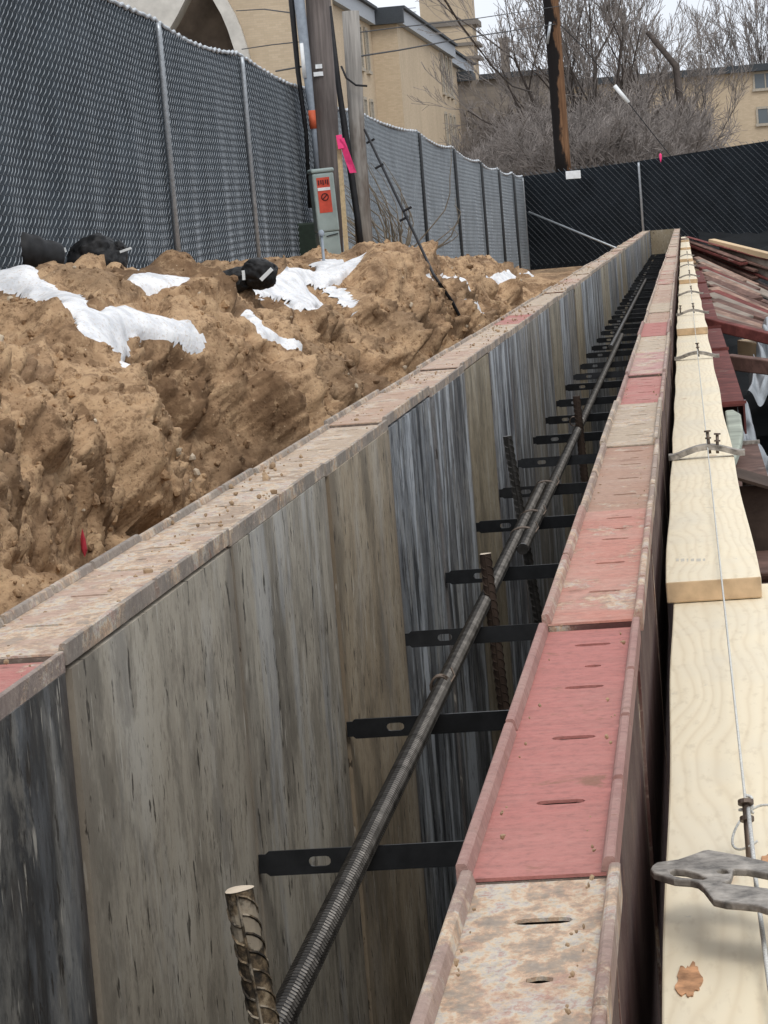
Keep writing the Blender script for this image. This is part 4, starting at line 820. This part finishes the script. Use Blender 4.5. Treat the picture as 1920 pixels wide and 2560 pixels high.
# sandbags and socks
def blob(mb, c, rx, ry, rz, seed, ang=0):
    bm = bmesh.new(); bmesh.ops.create_icosphere(bm, subdivisions=5, radius=1); V = np.array([v.co for v in bm.verts]); Fs = [[v.index for v in f.verts] for f in bm.faces]; bm.free()
    V = np.sign(V)*np.abs(V)**.8; V = V*(1+.14*fbm(V*1.6+seed, 3, seed)[:, None]-.20*np.clip(.22-np.abs(fbm(V*2.4+seed, 2, seed+4)), 0, 1)[:, None]-.10*np.clip(.2-np.abs(fbm(V*5+seed, 2, seed+8)), 0, 1)[:, None])*np.array([rx, ry, rz]); ca, sa = math.cos(ang), math.sin(ang)
    V = V@np.array([[ca, 0, sa], [0, 1, 0], [-sa, 0, ca]]); mb.add(V+np.array(c), Fs)
def bag(cx, cy, Y, blobs, lab, strips=(), name='sandbag', cat='sandbag'):
    c = P3(cx, cy, Y); t = thing(name, lab, cat, c, None); mb = MB()
    for i_, (x, y, rx, ry, rz, an) in enumerate(blobs): p = P3(x, y, Y)-c; blob(mb, p, rx, ry, rz, i_*7+int(cx), an)
    mb.obj('sack', MAT['bag'], t, True)
    for (x0, y0, x1, y1, w) in strips: a, b = P3(x0, y0, Y-.16*Y/19)-c, P3(x1, y1, Y-.16*Y/19)-c; MB().beam(a, b, w, .012, (0, 1, 0)).obj('white_tape', MAT['tape'], t)
    return t
bag(235, 670, 16.2, [(232, 640, .15, .17, .12, .25), (265, 655, .12, .15, .13, -.3), (295, 622, .05, .06, .045, .4)], 'black sandbag with a pale tag at the fence foot, on the left', [(300, 630, 328, 620, .014), (159, 620, 163, 631, .02)])
Yb = float(bankpt(620, 728)[1]); print('bag Y', Yb)
bag(620, 715, Yb, [(x, y, a*Yb/21, b*Yb/21, c*Yb/21, e) for x, y, a, b, c, e in ((585, 702, .15, .16, .1, .2), (648, 684, .14, .16, .12, -.25))], 'black sandbag with white tape bands at the fence foot', [(652, 700, 680, 672, .03*Yb/21), (608, 676, 610, 700, .022*Yb/21)])
def sock(pts, Y, r, lab, mats='bag'):
    c = P3(*pts[0], Y[0]); t = thing('silt_sock', lab, 'silt sock', c); P = np.array([P3(x, y, yy) for (x, y), yy in zip(pts, Y)])-c
    q = np.linspace(0, 1, 40); k = np.linspace(0, 1, len(P)); Q = np.stack([np.interp(q, k, P[:, i_]) for i_ in range(3)], 1); rad = r*(1+.07*np.sin(q*13)+.04*np.sin(q*37+1)); rad[0] *= .4; rad[-1] *= .4; rad[1] *= .8; rad[-2] *= .8
    MB().tube(Q, rad, 16).obj('tube', MAT[mats], t, True); return t
sock([(-60, 625), (40, 625), (150, 650)], [15.2, 15.4, 15.6], .105, 'long black silt sock at the far left below the fence'); sock([(330, 692), (440, 690), (560, 700)], [18.5, 20.2, 21.5], .06, 'thin black silt sock along the fence foot between the sandbags')
sock([(1015, 668), (1090, 665), (1185, 680)], [33, 34, 35], .11, 'black silt sock lying in front of the pale fence'); sock([(1195, 688), (1260, 690), (1318, 682)], [40, 45, 50], .06, 'thin black edging at the foot of the far fence')
sock([(690, 690), (735, 668), (790, 660)], [24, 25, 26], .05, 'thin dark hose loop behind the snow by the pedestal')
# black guy cable down the bank, weeds, red scrap
pts = [ony(912, 325, 27.6), ony(960, 425, 26.5), ony(1010, 530, 25.5), ony(1040, 592, 25), *[bankpt(x, y)+np.array([0, 0, .03]) for x, y in ((1085, 690), (1106, 720), (1135, 765), (1160, 820))]]
c = pts[-1]; t = thing('guy_cable', 'thick black cable slanting from the pale pole down the dirt bank', 'cable', c); MB().tube(np.array(pts)-c, .014, 8).obj('cable', MAT['cable'], t, True)
for x, y, yy in ((1020, 522, 25.4), (1012, 546, 25.4), (950, 415, 26.6), (928, 352, 27.4)): p = ony(x, y, yy)-c; MB().tube([p+np.array([-.05, 0, -.02]), p+np.array([.035, 0, .015])], .013, 6).obj('clamp', MAT['cable'], t)
g = np.random.default_rng(3); mb = MB()
for k in range(46):
    x0 = 985+g.normal(0, 14); p = ony(x0, 655, 30.5); q = [p]; vx = g.normal(0, .1); h = g.uniform(.35, 1.25)
    for j in range(7): q.append(q[-1]+np.array([vx+g.normal(0, .03)-.015*j, g.normal(0, .02), h/7])); vx *= .8
    mb.tube(q, np.linspace(.010, .003, 8)*g.uniform(.6, 1.3), 4, False)
tag(mb.obj('dry_weeds', MAT['dry']), 'bare dry weeds growing against the fence right of the poles', 'weeds', kind='stuff')
# red scrap: nearest bank point seen at that pixel
pr_ = bankpt(207, 1368, 9); dr_ = CAM-pr_; pr_ = pr_+dr_/np.linalg.norm(dr_)*.03; V, Fs = rock(.022, 6)
o = MB().add(np.array(V)*np.array([1, .5, 2.]), Fs).obj('red_scrap', MAT['red']); o.location = tuple(pr_); tag(o, 'small pinkish red scrap stuck in the dirt at the lower left', 'scrap')

# ------------------------------------------------------------------ back right pole, wires
tC, OC = pole('utility_pole', [(1412, 470), (1405, 380), (1388, 150), (1377, 0), (1360, -220)], [.165, .165, .165, .165, .16], 'poleC', 'tall tarred pole with peeling brown bark behind the back fence', 58)
on_pole([(1368, 110), (1376, 55)], 57.75, .03, 'galv', 'bracket', tC, OC)
def wirep(pts, Y, r, lab, mat='cable', marker=None):
    P = [ony(x, y, yy) for (x, y), yy in zip(pts, Y)]; c = P[0]; t = thing('overhead_wire', lab, 'wire', c, 'overhead wires'); MB().tube(np.array(P)-c, r, 6).obj('wire', MAT[mat], t)
    if marker: a, b = ony(*marker[0])-c, ony(*marker[1])-c; MB().tube([a, b], .045, 8).obj('guard', MAT['white'], t, True)
wirep([(1378, 40), (1460, 120), (1572, 258), (1700, 420)], [58, 58, 58, 58], .012, 'guy wire of the tarred pole with a white guard', 'cable', ((1536, 214, 58), (1571, 257, 58)))
wirep([(890, 82), (1000, 68), (1180, 48), (1400, 15)], [30, 35, 45, 58], .008, 'upper thin wire crossing in front of the brick tower')
wirep([(890, 142), (1000, 125), (1180, 92), (1390, 60)], [30, 35, 45, 58], .011, 'lower dark wire crossing in front of the brick tower')
wirep([(1100, -20), (1150, 60), (1230, 165), (1280, 215), (1330, 230)], [40, 48, 60, 66, 70], .02, 'dark drooping cable in front of the tower', 'bark')
wirep([(590, 27), (660, 23), (735, 33)], [40, 33, 28.6], .008, 'short upper wire left of the weathered pole')
wirep([(605, 123), (680, 112), (745, 105)], [40, 33, 28.6], .008, 'middle wire left of the weathered pole'); wirep([(690, 178), (752, 167)], [33, 28.6], .011, 'low wire left of the weathered pole')

# ------------------------------------------------------------------ buildings
def uvbox(o):
    me = o.data; uv = me.uv_layers.new(name='UVMap')
    for p in me.polygons:
        n_ = p.normal
        for li in p.loop_indices:
            v = me.vertices[me.loops[li].vertex_index].co
            uv.data[li].uv = (v.y, v.z) if abs(n_.x) > .7 else ((v.x, v.z) if abs(n_.y) > .7 else (v.x, v.y))
def wallbox(name, x0, x1, y0, y1, z0, z1, mat, t): o = MB().box(x0, x1, y0, y1, z0, z1).obj(name, MAT[mat], t); uvbox(o); return o
def window(t, face, u, z0, w, h, pl, fr='frame'):
    """face 'x': wall plane x = pl looking +x, u = y ; face 'y': wall plane y = pl looking -y, u = x"""
    def bx(u0, u1, za, zb, d0, d1):
        return MB().box(pl+d0, pl+d1, u0, u1, za, zb) if face == 'x' else MB().box(u0, u1, pl-d1, pl-d0, za, zb)
    f = bx(u-w/2, u+w/2, z0+h, z0+h+.12, -.05, .06).obj('window', MAT[fr], t)
    bx(u-w/2-.1, u+w/2+.1, z0-.14, z0-.005, -.05, .12).obj('sill', MAT[fr], f); bx(u-w/2+.001, u+w/2-.001, z0, z0+h-.001, -.05, .02).obj('pane', MAT['glass'], f)
    bx(u-.03, u+.03, z0+.001, z0+h-.002, .021, .05).obj('mullion', MAT[fr], f)
    for sg in (-1, 1): bx(u+sg*w/2-.05, u+sg*w/2+.05, z0, z0+h-.001, .021, .065).obj('jamb', MAT[fr], f)
# long dormitory wing: three stepped blocks along the site, each projecting a little farther
GZ = -.95
t = thing('brick_building', 'tan brick three-storey wing with stepped blocks behind the fence', 'building', (-13, 125, GZ))
O = np.array([-13, 125, GZ])
def tz(z): return z-GZ
RZ = 10.05
blk = [(-14.3, 88, 118, RZ+.0), (-12.95, 118, 146.5, RZ), (-13.1+.65, 146.5, 172, RZ)]
# near block facade x so that its roofline meets the dark return seen at x=925..990 px
xa = float(ony(925, 45, 118)[0]); xb = float(ony(990, 45, 118)[0]); xc = float(ony(1068, 118, 146.5)[0]); xd = float(ony(1106, 118, 146.5)[0])
zr = float(ony(955, 18, 118)[2])
for k, (x1, y0, y1) in enumerate([(xa, 84, 118), (xb, 118, 146.5), (xd, 146.5, 165)]):
    wallbox('wall', x1-14-O[0], x1-O[0], y0-O[1], y1-.01-O[1], 0, tz(zr-.75), 'brick', t)
    MB().box(x1-14.2-O[0], x1+.25-O[0], y0-.3-O[1]+(.31 if k else 0), y1-O[1]-.32+(0 if k < 2 else .3), tz(zr-.745), tz(zr-.12)).obj('fascia', MAT['lfascia'], t)
    MB().box(x1-14.3-O[0], x1+.4-O[0], y0-.4-O[1]+(.41 if k else 0), y1-O[1]-.42+(0 if k < 2 else .3), tz(zr-.115), tz(zr)).obj('roof', MAT['fascia'], t)
    MB().box((xa if k == 1 else x1-1.3)-O[0]+.01-.3, x1+.35-O[0], y0-.36-O[1], y0-.02-O[1]+.0, tz(zr-.75), tz(zr-.13)).obj('soffit_box', MAT['fascia'], t) if k else None
for yy in (92, 97.5, 103, 108.5, 113.2, 115.6):
    for zz in (1.0, 4.0, 7.0): window(t, 'x', yy-O[1], tz(zz), 1.1, 1.7, xa-O[0])
for yy in (139.5, 142.2, 144.6):
    for zz in (1.0, 4.0, 7.0): window(t, 'x', yy-O[1], tz(zz), 1.2, 1.9, xb-O[0])
for yy in (148, 151, 156, 160):
    for zz in (1.0, 4.0, 7.0): window(t, 'x', yy-O[1], tz(zz), 1.2, 1.9, xd-O[0])
# tower
c = ony(1117, 300, 172); t = thing('brick_tower', 'square tan brick tower with grey bands rising behind the wing', 'tower', (c[0], 172, GZ))
x0, x1 = ony(1052, 60, 170.5)[0]-c[0], ony(1180, 60, 170.5)[0]-c[0]
wallbox('shaft', x0, x1, -1.5, 1.8, 0, 20, 'brick', t)
for yp, hh in ((52, .35), (110, .2), (145, .16)): z = ony(1117, yp, 170.5)[2]-GZ; MB().box(x0-.25, x1+.35, -1.62, 1.9, z-hh, z).obj('band', MAT['stone'], t)
z = ony(1040, 50, 170.5)[2]-GZ
for k in range(4): MB().box(x0-.8, x0-.26, -1.2+.001*k, -1.15, z+.25*k, z+.25*k+.05).obj('ladder_cage', MAT['galv'], t)
c = ony(1265, 180, 185); t = thing('chimney', 'slim distant brick chimney seen through the bare branches', 'chimney', (c[0], 185, GZ)); z = ony(1265, 105, 185)[2]-GZ; wallbox('stack', -.28, .28, -.3, .3, 0, z, 'stone', t); MB().box(-.36, .36, -.38, .38, z+.001, z+.3).obj('cap', MAT['stone'], t)
# low stone annex
c = ony(1220, 320, 155); x0, x1 = ony(1118, 250, 155)[0]-c[0], ony(1420, 250, 155)[0]-c[0]; t = thing('stone_annex', 'low grey stone annex with a dark cap right of the tower', 'building', (c[0], 155, GZ)); z = ony(1200, 200, 155)[2]-GZ
wallbox('wall', x0, x1, 0, 8, 0, z, 'stone', t); MB().box(x0-.2, x0+1.5, -.3, 3, z+.002, z+.55).obj('roof', MAT['fascia'], t); MB().box(x0+1.9, x1+.2, -.3, 8.2, z+.002, z+.3).obj('roof', MAT['fascia'], t)
# right building
c = ony(1850, 330, 140); t = thing('flat_roofed_building', 'tan flat-roofed brick building with square windows at the right', 'building', (c[0], 140, GZ)); zl = ony(1715, 176, 140)[2]-GZ; x0 = ony(1420, 250, 140)[0]-c[0]; x1 = ony(2400, 250, 140)[0]-c[0]
zR = zl
wallbox('wall', x0, x1, 0, 12, 0, zR-.35, 'brick', t); MB().box(x0-.3, x1+.3, -.4, 12.4, zR-.348, zR).obj('roof', MAT['fascia'], t)
for yp, k in ((220, 0), (308, 1)):
    for m_ in range(3):
        z0 = ony(1908, yp, 140)[2]-GZ; u = ony(1913+(3 if k else 0), 200, 140)[0]-c[0]+m_*2.6; window(t, 'y', u, z0, 1.15, .72, 0, 'frame')
# arched building at upper left
YA = 78; c = ony(620, 250, YA); t = thing('arched_building', 'tan brick building with a pale concrete arch above the fence', 'building', (c[0], YA, GZ))
def ax_(x, y, Y=YA): p = ony(x, y, Y); return p[0]-c[0], p[2]-GZ
xr = ax_(775, 100)[0]
xL_, _ = ax_(380, 50); arc = [ax_(625, 200), ax_(608, 125), ax_(592, 75), ax_(575, 35), ax_(552, -5), ax_(525, -45), ax_(492, -80)]
# right pier of brick with curved edge, built as a plate following the arch
top = ax_(775, -150)[1]
out = [(xr, 0), (xr, top), (arc[-1][0], top)]+[(a+.16, b) for a, b in arc[::-1]]+[(arc[0][0]+.28, 0)]
me = plate(out, [], 6., ((0, 0, 0), (1, 0, 0), (0, 0, 1), (0, 1, 0))); o = link('wall', me, MAT['brick'], t); uvbox(o)
mb = MB(); V = []
rib = [(arc[0][0]+.15, 0)]+arc
for (a, b) in rib: V += [(a-.22, -.25, b), (a+.155, -.25, b), (a+.155, .6, b), (a-.22, .6, b)]
mb.add(V, [(0, 1, 2, 3), tuple((len(rib)-1)*4+q for q in (3, 2, 1, 0))]+[(j*4+q, j*4+(q+1) % 4, (j+1)*4+(q+1) % 4, (j+1)*4+q) for j in range(len(rib)-1) for q in range(4)]); mb.obj('arch_rib', MAT['concrete'], t)
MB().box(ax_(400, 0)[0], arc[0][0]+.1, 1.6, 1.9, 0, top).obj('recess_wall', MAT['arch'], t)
lp = [ax_(300, 250), ax_(300, -90), ax_(500, -90), ax_(468, 0), ax_(448, 40), ax_(425, 80), ax_(395, 130), ax_(360, 250)]
me = plate(lp, [], .9, ((0, -.3, 0), (1, 0, 0), (0, 0, 1), (0, 1, 0))); link('pale_pier', me, MAT['concrete'], t)

# ------------------------------------------------------------------ bare trees and shrubs
def grow(base, dirs, ln, r, lev, g, segs, spread=.45, upb=.12, minr=.004, kids=(3, 5), seglen=None):
    for d in dirs:
        p = np.array(base, float); d = np.array(d, float); d /= np.linalg.norm(d); L0 = ln*g.uniform(.75, 1.2); n_ = 4 if lev > 1 else (3 if lev else 2)
        pts = [p.copy()]
        for j in range(n_):
            d = d+g.normal(0, .09, 3)+np.array([0, 0, upb*.4]); d /= np.linalg.norm(d); p = p+d*L0/n_; pts.append(p.copy())
        r1 = max(minr, r*.45); segs.append((np.array(pts), np.linspace(r, r1, n_+1), lev))
        if lev > 0:
            for k in range(g.integers(*kids)+1):
                q = g.uniform(.25, 1.) if k else 1.; j = min(n_-1, int(q*n_)); b = pts[j]+(pts[j+1]-pts[j])*(q*n_-j)
                dd = d+g.normal(0, spread, 3)+np.array([0, 0, upb]); grow(b, [dd], ln*.62*(1.1-.35*q), max(minr, r*.55*(1-.4*q)), lev-1, g, segs, spread, upb, minr, kids)
def tree(name, px_, py_, Y, lab, cat, seed, h, nst, lev, spread, fan, r, upb=.12, kids=(3, 5), minr=.006, grp=None, zbase=GZ):
    g = np.random.default_rng(seed); b = ony(px_, py_, Y); b[2] = zbase; t = thing(name, lab, cat, b, grp); segs = []
    for k in range(nst):
        a = -1+2*(k+.5)/nst; dr = np.array([a*fan+g.normal(0, .06), g.normal(0, fan*.5), 1.]); grow(np.array([a*.25*fan, g.normal(0, .12), 0]), [dr], h*.5, r*g.uniform(.7, 1.2), lev, g, segs, spread, upb, minr, kids)
    trunk, crown = tree_mesh(segs, lev); link('trunk', trunk, MAT['bark'], t); link('crown', crown, MAT['twig'], t); return t
def tree_mesh(segs, lev):
    out = []
    for sel_, n in ((lambda l: l >= lev-1, 6), (lambda l: l < lev-1, 3)):
        Vs, Qs, base = [], [], 0
        for m in {len(p) for p, r, l in segs if sel_(l)}:
            gsel = [(p, r) for p, r, l in segs if sel_(l) and len(p) == m]; Pn = np.array([p for p, _ in gsel]); Rn = np.array([r for _, r in gsel]); N = len(gsel)
            d = Pn[:, -1]-Pn[:, 0]; d /= np.linalg.norm(d, axis=1)[:, None]+1e-9; ref = np.where(np.abs(d[:, 2:3]) < .9, [[0, 0, 1.]], [[1., 0, 0]]); a = np.cross(d, ref); a /= np.linalg.norm(a, axis=1)[:, None]; b = np.cross(d, a)
            an = np.arange(n)*2*math.pi/n; ring = a[:, None, :]*np.cos(an)[None, :, None]+b[:, None, :]*np.sin(an)[None, :, None]
            V = Pn[:, :, None, :]+Rn[:, :, None, None]*ring[:, None, :, :]; Vs.append(V.reshape(-1, 3))
            i0 = base+(np.arange(N)*m*n)[:, None]+(np.arange(m-1)*n)[None, :]
            for e in range(n): Qs.append(np.stack([i0+e, i0+(e+1) % n, i0+n+(e+1) % n, i0+n+e], -1).reshape(-1, 4))
            base += N*m*n
        o = np_mesh('tmp', np.concatenate(Vs), np.concatenate(Qs), None, n > 3); me = o.data; bpy.data.objects.remove(o); out.append(me)
    return out
tree('bare_tree', 1490, 440, 78, 'large many-stemmed bare tree rising behind the tarred pole', 'tree', 11, 10.6, 10, 4, .37, .46, .10, .16, (3, 5), .007)
tree('bare_tree', 1680, 440, 92, 'pale bare tree reaching up right of the large one', 'tree', 15, 9.0, 6, 4, .42, .35, .07, .14, (3, 5), .007)
tree('bare_tree', 1925, 440, 150, 'small bare tree standing beyond the flat-roofed building', 'tree', 19, 17, 5, 4, .36, .4, .12, .16, (3, 5), .012)
SH = [(1190, 66, 3.6), (1260, 72, 4.2), (1330, 66, 4.2), (1410, 74, 5.0), (1470, 66, 4.8), (1550, 72, 5.2), (1620, 66, 4.6), (1690, 74, 3.9), (1750, 68, 2.9), (1800, 76, 2.7), (1130, 76, 3.3), (1225, 84, 5.2), (1300, 86, 5.6), (1385, 88, 6.4), (1520, 86, 6.8), (1600, 88, 6.2), (1645, 82, 5.0), (1705, 90, 4.4), (1450, 60, 4.2), (1580, 60, 4.0)]
VAR = []
for k in range(5):
    g = np.random.default_rng(40+k); segs = []; fan = .75
    for j in range(7):
        a = -1+2*(j+.5)/7; grow(np.array([a*.25*fan, g.normal(0, .12), 0]), [np.array([a*fan+g.normal(0, .06), g.normal(0, fan*.5), 1.])], 2.4, .03*g.uniform(.7, 1.2), 3, g, segs, .55, .08, .0068, (8, 11))
    VAR.append(tree_mesh(segs, 3)); VAR[-1][0].materials.append(MAT['bark']); VAR[-1][1].materials.append(MAT['twig'])
for k, (x, Y, h) in enumerate(SH):
    b = ony(x, 440, Y); t = thing('bare_shrub', f'{ordw(k+1)} leafless shrub from the left in the front row of the thicket' if k < 10 else f'{ordw(k-9)} shrub of the taller back row in the bare thicket', 'shrub', (b[0], b[1], GZ), 'thicket behind the back fence')
    t.rotation_euler = (0, 0, k*2.4); t.scale = (h/4.8,)*3
    for nm, me in zip(('trunk', 'crown'), VAR[k % 5]): link(nm, me, None, t)
# stout broken limb in the big tree
a_, b_ = ony(1618, 80, 77), ony(1690, 165, 77); c_ = np.array([b_[0], b_[1], GZ])
g0 = [np.array([.3, 0, 0]), b_-c_+np.array([.12, 0, -2.4]), b_-c_, a_-c_]; t = thing('broken_trunk', 'broken dark trunk leaning left in the thicket', 'tree', c_); MB().tube(g0, [.13, .11, .10, .07], 8).obj('trunk', MAT['bark'], t, True)
